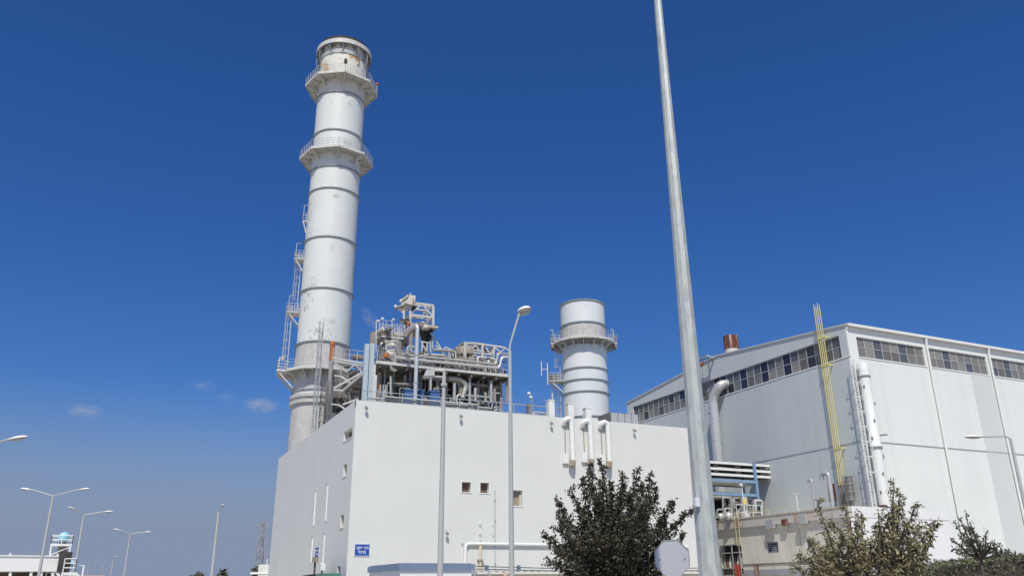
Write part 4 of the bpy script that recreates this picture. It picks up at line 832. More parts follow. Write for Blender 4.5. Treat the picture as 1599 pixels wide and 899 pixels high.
for k in range(26):
    x = xL + 1 + rr.random() * (xR - xL - 2); y = YP + .2 + rr.random() * 3; z = zD_ + .5 + rr.random() * .7
    v = MB().ell((x, y, z), (.22, 0, 0), (0, .22, 0), (0, 0, .3), 9, 6); v.tube([(x, y, zD_), (x, y, z + .55)], .05, 5); v.lathe((x, y, z + .5), [(.02, -.03), (.2, -.03), (.2, .03), (.02, .03)], 9); v.build('valve', rr.choice(['galvanised', 'red_box', 'dark_steel', 'dull_pipe']), hb)
for k in range(22):
    x = xL + 5.6 + rr.random() * (xR - xL - 8); w = .4 + rr.random() * 1.3; y = YP + 2.6 + rr.random() * 3; h = .6 + rr.random() * 1.9
    if k % 3: MB().box(x, x + w, y, y + .8, zD_, zD_ + h).build('cabinet', rr.choice(['dark_steel', 'dull_pipe', 'brown_lagging', 'beam_beige', 'dark_steel']), hb)
    else: MB().tube([(x, y, zD_ + .4 + h * .5), (x + w * 2, y, zD_ + .4 + h * .5)], .2 + .25 * rr.random(), 12).build('drum', rr.choice(['dull_pipe', 'pipe_lagging', 'brown_lagging']), hb)
m_ = MB(); rail(m_, [(xL + 2.5, YP + .05, zD_), (xR, YP + .05, zD_)], 1.1, 1.2, .03, 2, 4); rail(m_, [(xR, YP + .05, zD_), (xR, DB, zD_)], 1.1, 1.4, .03, 2, 4); rail(m_, [(xL, YP + .05, zD_), (xL, YP + 6, zD_)], 1.1, 1.2, .03, 2, 4); m_.build('deck_railing', 'white_steel', hb)
# roof edge rails and pipes
a = Fy(568, 610, Y0 + 1.2); b = Fy(856, 639, Y0 + 1.2); zr = ZR + .1
er = thing('roof_edge_rail', 'grey handrail and pipes running along the roof edge under the pipework', 'handrail', (a.x, Y0 + 1.2, ZF))
xb_ = b.x
m_ = MB(); rail(m_, [(X0 + .8, Y0 + 1.2, ZF), (xb_, Y0 + 1.2, ZF)], 1.75, 1.9, .045, 2, 5); m_.build('railing', 'galvanised', er)
MB().tube([(X0 + 1, Y0 + 1.6, ZR + .3), (xb_, Y0 + 1.6, ZR + .3)], .14, 8).build('pipe', 'pipe_lagging', er); MB().tube([(X0 + 1.5, Y0 + 2.1, ZR + .75), (xb_ - 5.5, Y0 + 2.1, ZR + .75)], .1, 8).build('pipe', 'galvanised', er); MB().tube([(X0 + 3, Y0 + 1.9, ZR + .95), (X0 + 12, Y0 + 1.9, ZR + .95)], .07, 8).build('pipe', 'white_steel', er)
for k in range(16):
    x = xR + rr.random() * (xb_ - xR - .6); y = Y0 + 1.6 + rr.random() * 4; z1 = ZR + .2 + rr.random() * .7; x2 = min(xb_, x + rr.uniform(.8, 3))
    MB().tube(rounded([(x, y, ZF), (x, y, z1), (x2, y, z1), (x2, y + .3, ZF)], .2), .05 + .08 * rr.random(), 8).build('pipe', rr.choice(['pipe_lagging', 'galvanised', 'white_steel', 'dull_pipe']), er)
# vertical drum with dome at the left
yy = YP + 5; cA = Fy(*zA(475, 830), yy); rT = 155 / 8.99 * PXM(cA); zt = Fy(*zA(475, 735), yy).z; 
vd = MB().lathe((cA.x, cA.y, 0), [(rT, zD_ - .1), (rT, zt - .7), (rT * .94, zt - .35), (rT * .75, zt - .1), (rT * .4, zt + .05), (.001, zt + .1)], 32).build('vertical_drum', 'pipe_lagging', hb)
p = Fy(*zA(400, 790), yy - rT); q = Fy(*zA(500, 965), yy - rT); MB().box(p.x, q.x, yy - rT - .08, yy - rT + .4, q.z, p.z).build('bright_panel', 'white_trim', vd)
for pts, r, m, yo in (([(zA, 300, 900), (zA, 305, 770), (zA, 420, 750), (zA, 545, 755), (zA, 545, 900)], 1.6, 'pipe_lagging', -rT - .4), ([(zA, 350, 770), (zA, 360, 900)], 2, 'brown_lagging', -rT - .3), ([(zA, 630, 830), (zA, 640, 800), (zA, 690, 800), (zA, 700, 880)], 2, 'dull_pipe', -rT)):
    prun(pts, r, m, yy + yo)
# decks round the drum top
for (xa, ya), (xb, yb), t in (((290, 575), (475, 590), .3), ((285, 655), (660, 720), .28), ((500, 632), (690, 652), .4), ((290, 610), (640, 690), .15), ((300, 720), (640, 745), .2)):
    p, q = Fy(*zA(xa, ya), yy - .2), Fy(*zA(xb, yb), yy - .2); z = (p.z + q.z) / 2; t *= .6
    MB().box(p.x, q.x, yy - .2, yy + 1.6, z - t / 2, z + t / 2).build('top_deck', 'beam_beige' if t < .15 else 'white_steel', hb)
    m_ = MB(); rail(m_, [(p.x, yy - .2, z), (q.x, yy - .2, z)], 1.0, .7, .03, 2, 4); m_.build('railing', 'white_steel', hb)
for x_, t_, b_ in ((345, 415, 600), (465, 445, 560), (540, 500, 620), (575, 530, 620), (600, 560, 640), (415, 520, 590)):
    prun([(zA, x_, b_), (zA, x_, t_)], .45, 'white_steel', yy - 3, 'mast', n=5)
prun([(zA, 245, 900), (zA, 248, 462), (zA, 285, 458)], .9, 'white_steel', yy - 3.2, 'mast', n=6, bend=.1)
for x_, y_ in ((335, 430), (275, 458), (490, 440)): p = Fy(*zA(x_, y_), yy - 3); MB().ell(p, (.16, 0, 0), (0, .16, 0), (0, 0, .12), 8, 5).build('lamp_head', 'lamp_shell', hb)
MB().tube([Fy(*zA(335, 440), yy - 3), Fy(*zA(335, 405), yy - 3)], .06, 5).build('beacon', 'lamp_shell', hb)
p, q = Fy(*zA(150, 600), yy - 2), Fy(*zA(235, 760), yy - 2); MB().box(p.x + .25, q.x, yy - 2, yy - 1.3, q.z, p.z).build('cream_cabinet', 'beam_beige', hb)
for (x0_, y0_, x1_, y1_, m) in ((415, 535, 480, 575, 'dull_pipe'), (320, 540, 355, 580, 'cream_box'), (640, 700, 700, 790, 'dark_steel')):
    p, q = Fy(*zA(x0_, y0_), yy - 1.5), Fy(*zA(x1_, y1_), yy - 1.5); MB().box(p.x, q.x, yy - 1.5, yy - .2, q.z, p.z).build('valve_box', m, hb)
# pale blue-grey cable trays and white post
for (x0_, x1_, t_, b_) in ((76, 142, -30, 625), (150, 212, -40, 620)):
    p, q = Fy(*zB(x0_ + 12, t_), YP - .8), Fy(*zB(x1_, b_), YP - .8); MB().box(p.x, p.x + 62 / 8.99 * PXM(p), YP - .95, YP - .6, ZF + .8, p.z).build('upright_tray', 'tray_bluegrey', hb)
p = Fy(*zB(222, 260), YP - .9); MB().box(p.x - .1, p.x + .12, YP - 1.0, YP - .8, ZF + .3, p.z).build('post', 'white_steel', hb); p = Fy(*zB(243, 410), YP - .9); MB().tube([(p.x, YP - .9, ZF + .5), (p.x, YP - .9, p.z)], .14, 8).build('pipe', 'white_steel', hb)
p, q = Fy(*zB(255, 530), YP - .5), Fy(*zB(290, 590), YP - .5); MB().box(p.x, q.x, YP - .5, YP - .2, q.z, p.z).build('orange_box', 'rust_orange', hb)
p, q = Fy(*zB(362, 92), YP + .2), Fy(*zB(430, 155), YP + .2); MB().box(p.x, q.x, YP + .2, YP + .5, q.z, p.z).build('orange_box', 'rust_orange', hb)
p, q = Fy(*zB(285, 98), YP + .2), Fy(*zB(355, 190), YP + .2); MB().box(p.x, q.x, YP + .2, YP + .5, q.z, p.z).build('cabinet', 'dull_pipe', hb)
for x_ in (310, 345, 375, 398): prun([(zB, x_, 540), (zB, x_, 690)], .7, 'white_steel', YP - .4, 'stanchion', n=5)
# square frame tower
yt = YP + 7.5; tw = 3.2
def tb(a, b, r, m='white_steel', nm='tower_beam', dy=0.): P, Q = Fy(*zA(*a), yt + dy), Fy(*zA(*b), yt + dy); w = r * PXM(P) * 2; MB().bar(P, Q, w).build(nm, m, hb)
for a, b, r in (((722, 195), (722, 560), 1.5), ((1045, 245), (1045, 560), 1.6), ((722, 200), (1045, 240), 1.4), ((722, 372), (1045, 408), 1.4), ((722, 535), (1045, 556), 1.2), ((745, 345), (885, 222), 1.0), ((890, 222), (1032, 385), 1.0), ((650, 200), (722, 300), .9)): tb(a, b, r)
for a, b, r in (((722, 200), (722, 560), 1.4), ((1045, 245), (1045, 560), 1.4), ((722, 225), (1045, 262), 1.3), ((722, 395), (1045, 430), 1.3), ((745, 500), (1045, 530), 1.2)): tb(a, b, r, dy=tw)
for a in ((722, 200), (1045, 243), (722, 372), (1045, 408), (722, 535), (1045, 556)):
    P = Fy(*zA(*a), yt); MB().bar(P, P + Vector((0, tw, 0)), .18).build('tower_beam', 'white_steel', hb)
tb((632, 290), (640, 560), 1.4); tb((565, 268), (640, 272), 1.3); tb((575, 300), (630, 350), .8); tb((640, 300), (655, 560), 1.2, 'dark_steel')
P, Q = Fy(*zA(655, 212), yt - .3), Fy(*zA(790, 130), yt - .3)
hood = MB(); zz = [Fy(*zA(x, y), yt - .5) for x, y in ((655, 205), (725, 90), (800, 105), (792, 222), (735, 228))]
vs = [(p.x, yt - .5, p.z) for p in zz] + [(p.x, yt + 2.2, p.z) for p in zz]; hood.add(vs, [(0, 4, 3, 2, 1), (5, 6, 7, 8, 9)] + [(i, (i + 1) % 5, (i + 1) % 5 + 5, i + 5) for i in range(5)]); hood.build('vent_hood', 'cream_box', hb)
prun([(zA, 770, 145), (zA, 770, 185)], 1.2, 'rust', yt - .7, 'hood_handle', n=5)
prun([(zA, 700, 105), (zA, 590, 190)], 2.6, 'dull_pipe', yt - .2); prun([(zA, 640, 235), (zA, 505, 285)], 2.2, 'dull_pipe', yt - .2)
for x_, y_ in ((597, 180), (520, 258)): P = Fy(*zA(x_, y_), yt - .2); MB().ell(P, (.2, 0, 0), (0, .2, 0), (0, 0, .24), 8, 6).build('lamp_head', 'white_steel', hb)
prun([(zA, 728, 110), (zA, 726, 60)], .8, 'white_steel', yt, 'mast', n=5)
p, q = Fy(*zA(820, 545), yt), Fy(*zA(1085, 570), yt); MB().box(p.x, q.x, yt - .8, yt + tw + .5, q.z - .1, q.z + .1).build('tower_floor', 'beam_beige', hb)
p, q = Fy(*zA(965, 548), yt - .8), Fy(*zA(1085, 562), yt - .8); MB().box(p.x, q.x, yt - 1.4, yt - .803, q.z - .12, p.z).build('tower_floor', 'cream_box', hb)
c_ = Fy(*zA(935, 610), yt + .6); MB().lathe((c_.x, c_.y, c_.z), [(.85, .45), (.8, -.1), (.42, -.6), (.36, -1.5), (.36, -2.6)], 16).build('hopper', 'dark_steel', hb)
MB().lathe((c_.x - .35, c_.y - 1.0, c_.z), [(.5, .4), (.5, .0), (.2, -.2)], 14).build('hopper_rim', 'cream_box', hb)
for x_, y0_, y1_ in ((640, 520, 640), (665, 480, 560), (700, 490, 560)): prun([(zA, x_, y0_), (zA, x_, y1_)], 2.2, 'dark_steel', yt + 1)
prun([(zA, 580, 437), (zA, 720, 445)], 1.4, 'dark_steel', yt - .3); prun([(zA, 580, 458), (zA, 720, 466)], 1.2, 'dull_pipe', yt - .3); prun([(zA, 755, 415), (zA, 850, 420)], 1.5, 'pipe_lagging', yt + .5); prun([(zA, 820, 300), (zA, 950, 318)], 1.8, 'white_steel', yt + 1.5); prun([(zA, 850, 475), (zA, 950, 490)], 1.8, 'white_steel', yt + 1); prun([(zA, 960, 330), (zA, 965, 520)], 1.8, 'pipe_lagging', yt + 1.4)
p, q = Fy(*zA(745, 235), yt + .5), Fy(*zA(815, 290), yt + .5); MB().box(p.x, q.x, yt + .5, yt + 1.5, q.z, p.z).build('valve_box', 'dark_steel', hb)
P = Fy(*zA(700, 500), yt - .4); MB().ell(P, (.25, 0, 0), (0, .25, 0), (0, 0, .3), 8, 6).build('valve', 'red_box', hb)
for a, b in (((1005, 620), (1160, 850)), ((1030, 700), (1035, 840)), ((1000, 740), (1010, 900)), ((880, 770), (955, 880)), ((960, 760), (960, 900)), ((870, 745), (985, 765)), ((885, 880), (900, 740))): tb(a, b, .9, dy=-.5)
MB().bar(Fy(*zA(1015, 580), yt), Fy(*zA(1000, 760), yt), .3).build('tower_leg', 'dark_steel', hb); MB().bar(Fy(*zA(735, 560), yt), (Fy(*zA(735, 560), yt).x, yt, zD_), .3).build('tower_leg', 'beam_beige', hb)
# big brown bend behind the silver riser
prun([(zA, 650, 690), (zA, 700, 620), (zA, 800, 520), (zA, 840, 510)], 4.0, 'brown_lagging', YP + 1.5, bend=.8, n=12)
# silver riser pipe in front
p = Fy(652, 512, Y0 + 2.2); q = Fy(650, 629, Y0 + 2.2); o = thing('silver_riser_pipe', 'thick bright silver riser pipe standing at the roof edge before the pipework', 'pipe', (p.x, p.y, ZF))
r = 3.1 * PXM(p); MB().tube(rounded([(p.x, p.y, ZF), (p.x, p.y, p.z + .35), (p.x - .5, p.y + 2.5, p.z + .2)], .5), r, 14).build('pipe_run', 'aluminium_lagging', o)
for z in (p.z - 2.6, p.z - 5.2): MB().lathe((p.x, p.y, z), [(r, -.06), (r + .04, -.05), (r + .04, .05), (r, .06)], 14).build('band', 'galvanised', o)
# horizontal drum with framed module at the right
yd = YP + 3.2; p = Fy(*zC(370, 118), yd); cA = Fy(*zC(372, 165), yd)
MB().lathe((cA.x, cA.y + 1.0, 0), [(.9, p.z - 1.15), (1.15, p.z - 1.0), (1.15, p.z - .5), (1.0, p.z - .2), (.6, p.z), (.001, p.z + .06)], 24).build('module_drum', 'beam_beige', hb)
def mbm(a, b, r, m='white_steel', dy=0.): P, Q = Fy(*zC(*a), yd + dy), Fy(*zC(*b), yd + dy); MB().bar(P, Q, r * 2 * PXM(P)).build('module_beam', m, hb)
for a, b, r in (((317, 95), (317, 272), 1.7), ((505, 125), (505, 300), 1.5), ((626, 150), (626, 250), 1.3), ((317, 105), (440, 108), 1.2), ((440, 110), (750, 155), 1.2), ((750, 155), (805, 195), 1.0), ((317, 270), (660, 325), 1.3), ((330, 110), (375, 205), .9), ((375, 190), (430, 130), .9), ((430, 130), (480, 200), .9),
                ((380, 285), (430, 230), .9), ((430, 230), (470, 292), .9), ((375, 205), (600, 230), 1.0), ((380, 180), (520, 195), .9), ((540, 150), (600, 240), .9), ((640, 155), (700, 205), .9), ((590, 240), (650, 150), .9), ((660, 220), (800, 228), .9), ((700, 205), (755, 160), .8)): mbm(a, b, r)
for a, b, r in (((317, 110), (190, 185), 1.1), ((505, 140), (330, 115), .9), ((626, 160), (626, 330), 1.1), ((317, 170), (700, 225), .9), ((220, 195), (330, 205), .9), ((220, 195), (220, 265), .9)): mbm(a, b, r, 'beam_beige', 3)
for a in ((317, 100), (505, 128), (626, 152), (317, 270), (505, 300)): P = Fy(*zC(*a), yd); MB().bar(P, P + Vector((0, 3.4, 0)), .16).build('module_beam', 'beam_beige', hb)
prun([(zC, 215, 175), (zC, 300, 110)], 2.2, 'beam_beige', yd + 2); prun([(zC, 540, 180), (zC, 590, 245), (zC, 640, 240), (zC, 640, 180)], 1.6, 'pipe_lagging', yd + .5); prun([(zC, 345, 240), (zC, 480, 262)], 2.4, 'dull_pipe', yd + .8); prun([(zC, 520, 250), (zC, 620, 300)], 1.6, 'dull_pipe', yd + .8)
for x_, y_ in ((395, 240), (560, 210), (520, 160), (450, 150), (600, 190)): P = Fy(*zC(x_, y_), yd + .4); MB().ell(P, (.28, 0, 0), (0, .28, 0), (0, 0, .3), 8, 6).build('valve', 'pipe_lagging', hb)
# triangular trusses left of the module
for a, b in (((0, 185), (190, 185)), ((90, 175), (110, 150)), ((110, 150), (170, 180)), ((180, 190), (190, 265)), ((90, 195), (60, 265)), ((60, 265), (190, 280)), ((0, 130), (60, 180))): mbm(a, b, 1.0, 'white_steel', 2)
prun([(z4, 555, 432), (z4, 690, 442)], 2.4, 'aluminium_lagging', yd + 1.5)
# blue tanks
for (x0_, y0_, x1_, y1_), lb in (((660, 602, 778, 735), 'blue tank under the steel deck left of the silver riser'), ((850, 612, 912, 740), 'narrow blue tank just right of the silver riser'), ((1010, 622, 1140, 745), 'blue tank under the deck nearest the box-head lamp post')):
    p, q = Fy(*zB(x0_, y0_), YP - 1.2), Fy(*zB(x1_, y1_), YP - 1.2); o = thing('blue_tank', lb, 'tank', (p.x, YP - 1.2, ZF), 'blue tanks on the roof')
    MB().box(p.x, q.x, YP - 1.2, YP - .2, ZF + .3, p.z).build('body', 'blue_tank', o); MB().box(p.x - .05, q.x + .05, YP - 1.25, YP - .15, p.z - .12, p.z + .03).build('lid', 'blue_tank', o); MB().box(p.x + .1, q.x - .1, YP - 1.1, YP - .3, ZF, ZF + .3).build('stand', 'dark_steel', o)
# small floodlights at the right end of the roof
for px, py, lb in ((826, 614, 'small floodlight on a thin stalk, higher of two at the end of the roof rail'), (829, 620, 'small floodlight on a thin stalk, lower of two at the end of the roof rail')):
    p = Fy(px, py, Y0 + 2); o = thing('roof_floodlight', lb, 'lamp', (p.x, p.y, ZF), 'floodlights at the roof end'); MB().tube([(p.x + .2, p.y, ZF), (p.x + .2, p.y, p.z)], .035, 5).build('stalk', 'galvanised', o); MB().ell(p, (.2, 0, 0), (0, .16, 0), (0, 0, .14), 9, 6).build('lamp_head', 'lamp_shell', o)
p = Fy(826, 629, Y0 + 2); tag(MB().box(p.x - .2, p.x + .2, p.y - .2, p.y + .2, ZF, p.z - .1).build('roof_box', 'dull_pipe'), 'small dull cabinet by the rail end on the white roof', 'cabinet')

# ------------------------------------------------------------------ bridge, masts and vent beside the tall chimney
yb_ = 92.0
o = thing('truss_bridge', 'white truss walkway between the tall chimney and the roof pipework', 'walkway', (Fy(545, 600, yb_).x, yb_, ZF))
def db(a, b, r, m='white_steel', nm='truss_beam', dy=0.): P, Q = Fy(*zD(*a), yb_ + dy), Fy(*zD(*b), yb_ + dy); MB().bar(P, Q, r * 2 * PXM(P)).build(nm, m, o)
for a, b, r in (((500, 218), (790, 268), 1.4), ((500, 240), (790, 288), .9), ((512, 482), (790, 328), 1.4), ((515, 372), (580, 380), 1.0), ((580, 380), (770, 520), 1.3), ((510, 497), (790, 516), 1.2), ((590, 625), (770, 560), 1.3), ((490, 622), (555, 628), 1.0), ((555, 628), (610, 665), 1.2), ((520, 260), (620, 340), .8), ((620, 340), (700, 270), .8), ((700, 270), (780, 370), .8)): db(a, b, r)
for a, b, r in (((500, 260), (790, 310), 1.2), ((510, 420), (700, 330), 1.0), ((520, 520), (690, 600), 1.0), ((560, 500), (620, 420), .9), ((600, 640), (760, 530), 1.0), ((540, 330), (760, 470), .9), ((640, 280), (640, 520), .9), ((720, 290), (720, 580), .9)): db(a, b, r, 'dull_pipe', 'truss_beam', 3)
rr = random.Random(4)
for k in range(26):
    a = (510 + rr.random() * 260, 270 + rr.random() * 330); b = (a[0] + rr.uniform(-70, 70), a[1] + rr.uniform(-20, 60)) if k % 2 else (a[0], a[1] + 90)
    db((max(505, a[0]), a[1]), (min(785, max(505, b[0])), b[1]), .5 + rr.random() * .9, rr.choice(['dull_pipe', 'pipe_lagging', 'dark_steel', 'beam_beige', 'galvanised', 'white_steel']), 'pipe', 2 + rr.random() * 5)
m_ = MB(); P, Q = Fy(*zD(505, 218), yb_), Fy(*zD(785, 268), yb_); Q.z = P.z; rail(m_, [P, Q], 1.2, .9, .035, 2, 4); m_.build('railing', 'white_steel', o)
for (x0_, y0_, x1_, y1_) in ((690, 180, 770, 225), (660, 320, 740, 380), (600, 440, 650, 490), (520, 560, 600, 690)):
    P, Q = Fy(*zD(x0_, y0_), yb_ + 5), Fy(*zD(x1_, y1_), yb_ + 5); MB().box(P.x, Q.x, yb_ + 5, yb_ + 6, Q.z, P.z).build('cabinet', rr.choice(['dull_pipe', 'dark_steel']), o)
P, Q = Fy(*zD(560, 335), yb_ + 7), Fy(*zD(800, 700), yb_ + 7); MB().box(P.x, Q.x, yb_ + 7, yb_ + 11, ZF, P.z).build('flue_duct', 'dull_pipe', o)
for k in range(5): x = P.x + (Q.x - P.x) * (k + .3) / 5; MB().box(x, x + .16, yb_ + 6.86, yb_ + 6.997, ZF + .1, P.z - .1).build('duct_rib', 'beam_beige', o)
# rust topped pipe
yv = 95.0; p = Fy(*zD(492, 240), yv); q = Fy(*zD(495, 70), yv); o = thing('rust_topped_vent', 'pale vent pipe with a rusty orange upper end in front of the tall chimney', 'vent', (p.x, yv, ZF)); r = 3.9 * PXM(p)
MB().tube([(p.x, yv, ZF), (p.x, yv, p.z)], r * .9, 14).build('pipe_run', 'pipe_lagging', o)
MB().tube([(p.x, yv, p.z), (p.x, yv, q.z - .6)], r, 14).build('rusty_end', 'rust_orange', o); MB().lathe((p.x, yv, q.z - .6), [(r, 0), (r * 1.15, .15), (r * .9, .5), (r * .3, .65)], 14).build('cowl', 'rust_orange', o)
p2 = Fy(*zD(455, 420), yv); MB().tube([(p2.x, yv, ZF), (p2.x, yv, p2.z)], .16, 8).build('side_pipe', 'dull_pipe', o)
# lattice masts
def lattice(label, px, ptop, pbot, y, w, m, cat='mast'):
    t = Fy(px, ptop, y); b = Fy(px - (pbot - ptop) * .1, pbot, y); o = thing('lattice_mast', label, cat, (t.x, y, ZF), 'lattice masts by the tall chimney')
    L = MB(); 
    for dx, dy in ((-1, -1), (1, -1), (1, 1), (-1, 1)): L.bar((t.x + dx * w / 2, y + dy * w / 2, ZF), (t.x + dx * w / 2, y + dy * w / 2, t.z), .07)
    L.build('leg', m, o); B = MB(); z = ZF + .3; k = 0
    while z < t.z - .6:
        for (ax, ay, bx, by) in ((-1, -1, 1, -1), (1, -1, 1, 1), (1, 1, -1, 1), (-1, 1, -1, -1)):
            s_ = 1 if k % 2 else -1
            B.bar((t.x + ax * w / 2, y + ay * w / 2, z), (t.x + bx * w / 2, y + by * w / 2, z), .05); B.bar((t.x + (ax if s_ > 0 else bx) * w / 2, y + (ay if s_ > 0 else by) * w / 2, z), (t.x + (bx if s_ > 0 else ax) * w / 2, y + (by if s_ > 0 else ay) * w / 2, z + .8), .04)
        z += .8; k += 1
    B.build('lacing', m, o)
lattice('taller thin lattice mast in front of the tall chimney', 502.5, 502, 675, 93, .42, 'galvanised'); lattice('shorter lattice mast beside the rust topped vent', 508.5, 594, 668, 93.6, .75, 'dull_pipe')

# ------------------------------------------------------------------ lamp posts
def head(par, c, d, L, Wd, H):
    d = Vector(d).normalized(); s = Vector((-d.y, d.x, 0)); u = UP
    a = MB().ell(c, d * L / 2, s * Wd / 2, u * H * .62, 16, 6, 1).build('lamp_head', 'lamp_shell', par)
    MB().ell(Vector(c) - u * .002, d * L * .48, s * Wd * .46, u * H * .5, 16, 5, -1).build('lens', 'lamp_lens', a)
def lamp_post(label, base, ztop, arms, r0, r1, L=.85, group='street lamp posts', droop=.5, lean=None, m='pole_paint'):
    b = Vector((base[0], base[1], 0)); o = thing('lamp_post', label, 'lamp post', b, group)
    t = Vector((b.x, b.y, ztop)) + (Vector(lean) if lean else Vector((0, 0, 0)))
    MB().tube([b, b.lerp(t, .5), t], [r0, (r0 + r1) / 2, r1], 12).build('pole', m, o)
    MB().lathe(b, [(r0 * 1.8, 0), (r0 * 1.8, .05), (r0 * 1.15, .3), (r0, .6)], 12).build('base_collar', m, o)
    for a in arms:
        e = t + Vector(a); h = Vector((a[0], a[1], 0)); dirn = h.normalized()
        MB().tube(rounded([t - UP * .05, t + Vector((a[0] * .12, a[1] * .12, droop)) if droop else t.lerp(e, .5), e], .3), r1 * .62, 8).build('arm', m, o)
        head(o, e + dirn * L * .42, Vector((dirn.x, dirn.y, a[2] / max(.1, h.length) * .5)), L, L * .36, L * .22)
    return o
def lp(px, py, z): p = Hz(px, py, z); return p
# two-armed posts far left
c = lp(83, 773, 8.9); l, r = lp(47, 765, 9.4), lp(127, 766, 9.4)
sR = RX.copy(); sR.z = 0; sR.normalize()
lamp_post('two-armed lamp post in front of the long white shed', (c.x, c.y), c.z, [tuple(-sR * 1.95 + UP * .5), tuple(sR * 2.05 + UP * .45)], .14, .08, 0.84, 'two-armed lamp posts', droop=0)
c = lp(131, 803, 8.9); lamp_post('two-armed lamp post just right of the blue domed tower', (c.x, c.y), c.z, [tuple(-sR * .95 + FW * -1.2 * Vector((1, 1, 0)).length * 0 + Vector((.0, -1.0, .5))), tuple(sR * 2.0 + Vector((0, .9, .35)))], .14, .08, 0.84, 'two-armed lamp posts', droop=0)
c = lp(203.5, 832, 8.9); lamp_post('two-armed lamp post standing alone right of the tan wall', (c.x, c.y), c.z, [tuple(-sR * 1.5 + Vector((0, -.9, .4))), tuple(sR * 1.9 + Vector((0, .4, .15)))], .14, .08, 0.84, 'two-armed lamp posts', droop=0)
c = lp(-32, 700, 8.6); lamp_post('lamp post off the frame edge with one white head reaching in', (c.x, c.y), c.z, [tuple(sR * 1.45 + UP * .5)], .13, .08, 1.0, 'two-armed lamp posts', droop=.0)
c = lp(341.5, 797, 9.0); lamp_post('single lamp post between the lone two-armed post and the pylon', (c.x, c.y), c.z, [(.12, -.9, .35)], .15, .1, 1.0, 'single lamp posts', droop=.1)
c = lp(177, 872, 9.0); lamp_post('small far single lamp post beside the lone two-armed post', (c.x, c.y), c.z, [tuple(sR * .4 + Vector((0, -1.0, .3)))], .17, .12, 1.3, 'single lamp posts', droop=.1)
# box-head post
B_ = lp(690.3, 745, 4.5); d_ = 30.0; b = G(690.3, 745, d_); t = G(694.8, 586, d_); o = thing('lamp_post', 'slim lamp post with a flat boxy lamp head on a double arm', 'lamp post', (b.x, b.y, 0))
MB().tube([(b.x, b.y, 0), (b.x, b.y, t.z)], [.115, .07], 14).build('pole', 'pole_paint', o); MB().lathe((b.x, b.y, t.z - .35), [(.072, -.06), (.12, -.05), (.12, .05), (.072, .06)], 12).build('clamp', 'pole_paint', o); MB().tube([(b.x, b.y, t.z - .1), (b.x, b.y, t.z + .2)], .055, 8).build('top_post', 'pole_paint', o)
dirL = (-sR * .96 + Vector((0, -.25, 0))).normalized(); T = Vector((b.x, b.y, t.z))
for dz in (.17, -.06): MB().tube([T + UP * dz, T + dirL * .42 + UP * (dz)], .035, 8).build('arm', 'pole_paint', o)
s_ = Vector((-dirL.y, dirL.x, 0)); H0 = T + dirL * .38 + UP * .06
P = lambda a, s, z: H0 + dirL * a + s_ * s + UP * z
hb_ = MB().hexa([P(0, -.13, -.12), P(0, .13, -.12), P(.4, .17, -.16), P(.4, -.17, -.16), P(0, -.1, .12), P(0, .1, .12), P(.3, .14, .11), P(.3, -.14, .11)]).build('lamp_head', 'pole_paint', o)
MB().hexa([P(.04, -.1, -.15), P(.04, .1, -.15), P(.37, .15, -.185), P(.37, -.15, -.185), P(.04, -.1, -.115), P(.04, .1, -.115), P(.37, .15, -.15), P(.37, -.15, -.15)]).build('lens', 'lamp_lens', hb_)
# round-head post
d_ = 24.0; b = G(797.6, 720, d_); t = G(798.5, 548, d_); e = G(811, 489, d_); o = thing('lamp_post', 'tall lamp post with a rounded white head on a bent neck', 'lamp post', (b.x, b.y, 0))
MB().tube([(b.x, b.y, 0), (b.x, b.y, t.z)], [.085, .052], 14).build('pole', 'pole_paint', o); ee = Vector((e.x, e.y, e.z)); tt_ = Vector((b.x, b.y, t.z))
MB().tube(rounded([tt_ - UP * .02, tt_ + UP * .18 , ee], .2), .034, 8).build('arm', 'pole_paint', o)
hd = G(818, 485, d_); dd = (sR * .6 + Vector((-.15, -.75, 0))).normalized(); c_ = hd + UP * 0; s2 = Vector((-dd.y, dd.x, 0))
hs_ = MB().ell(c_, dd * .26 + UP * .03, s2 * .16, UP * .13, 16, 7, 1).build('lamp_head', 'lamp_shell', o); MB().ell(c_ - UP * .002, dd * .25, s2 * .155, UP * .14, 16, 7, -1).build('lens', 'lamp_lens', hs_)
# post at the right edge
c = lp(1577.5, 684, 9.3); q = lp(1541, 681, 9.4); lamp_post('lamp post at the right edge with a long level arm before the hall', (c.x, c.y), c.z, [tuple((-sR * .98) * 1.72 + UP * .1)], .11, .075, .95, 'single lamp posts', droop=.12)

# tall tapering mast in the foreground
d_ = 10.8; pb = G(1107.5, 880, d_); pt = G(1027.5, 6, d_); k = (pt - pb) / (pt.z - pb.z); base = pb - k * pb.z; top = pb + k * (12.5 - pb.z)
o = thing('tall_mast', 'tall tapering galvanised steel mast in the foreground, running out of the frame', 'mast', base)
def r_at(z): return max(.045, .158 - z * .0097)
n8 = 10; vs = []; fs = []; zs_ = [0.0, 3, 6, 9, 12.5]
for i, z in enumerate(zs_):
    c_ = base + k * z
    for j in range(n8): t_ = 2 * pi * (j + .35) / n8; vs.append((c_.x + r_at(z) * cos(t_), c_.y + r_at(z) * sin(t_), z))
for i in range(len(zs_) - 1):
    for j in range(n8): fs.append((i * n8 + j, i * n8 + (j + 1) % n8, (i + 1) * n8 + (j + 1) % n8, (i + 1) * n8 + j))
fs.append(tuple(len(vs) - n8 + j for j in range(n8)))
MB().add(vs, fs, False).build('pole', 'mast_zinc', o)
MB().box(base.x - .3, base.x + .3, base.y - .3, base.y + .3, .12, .15).build('base_plate', 'galvanised', o)
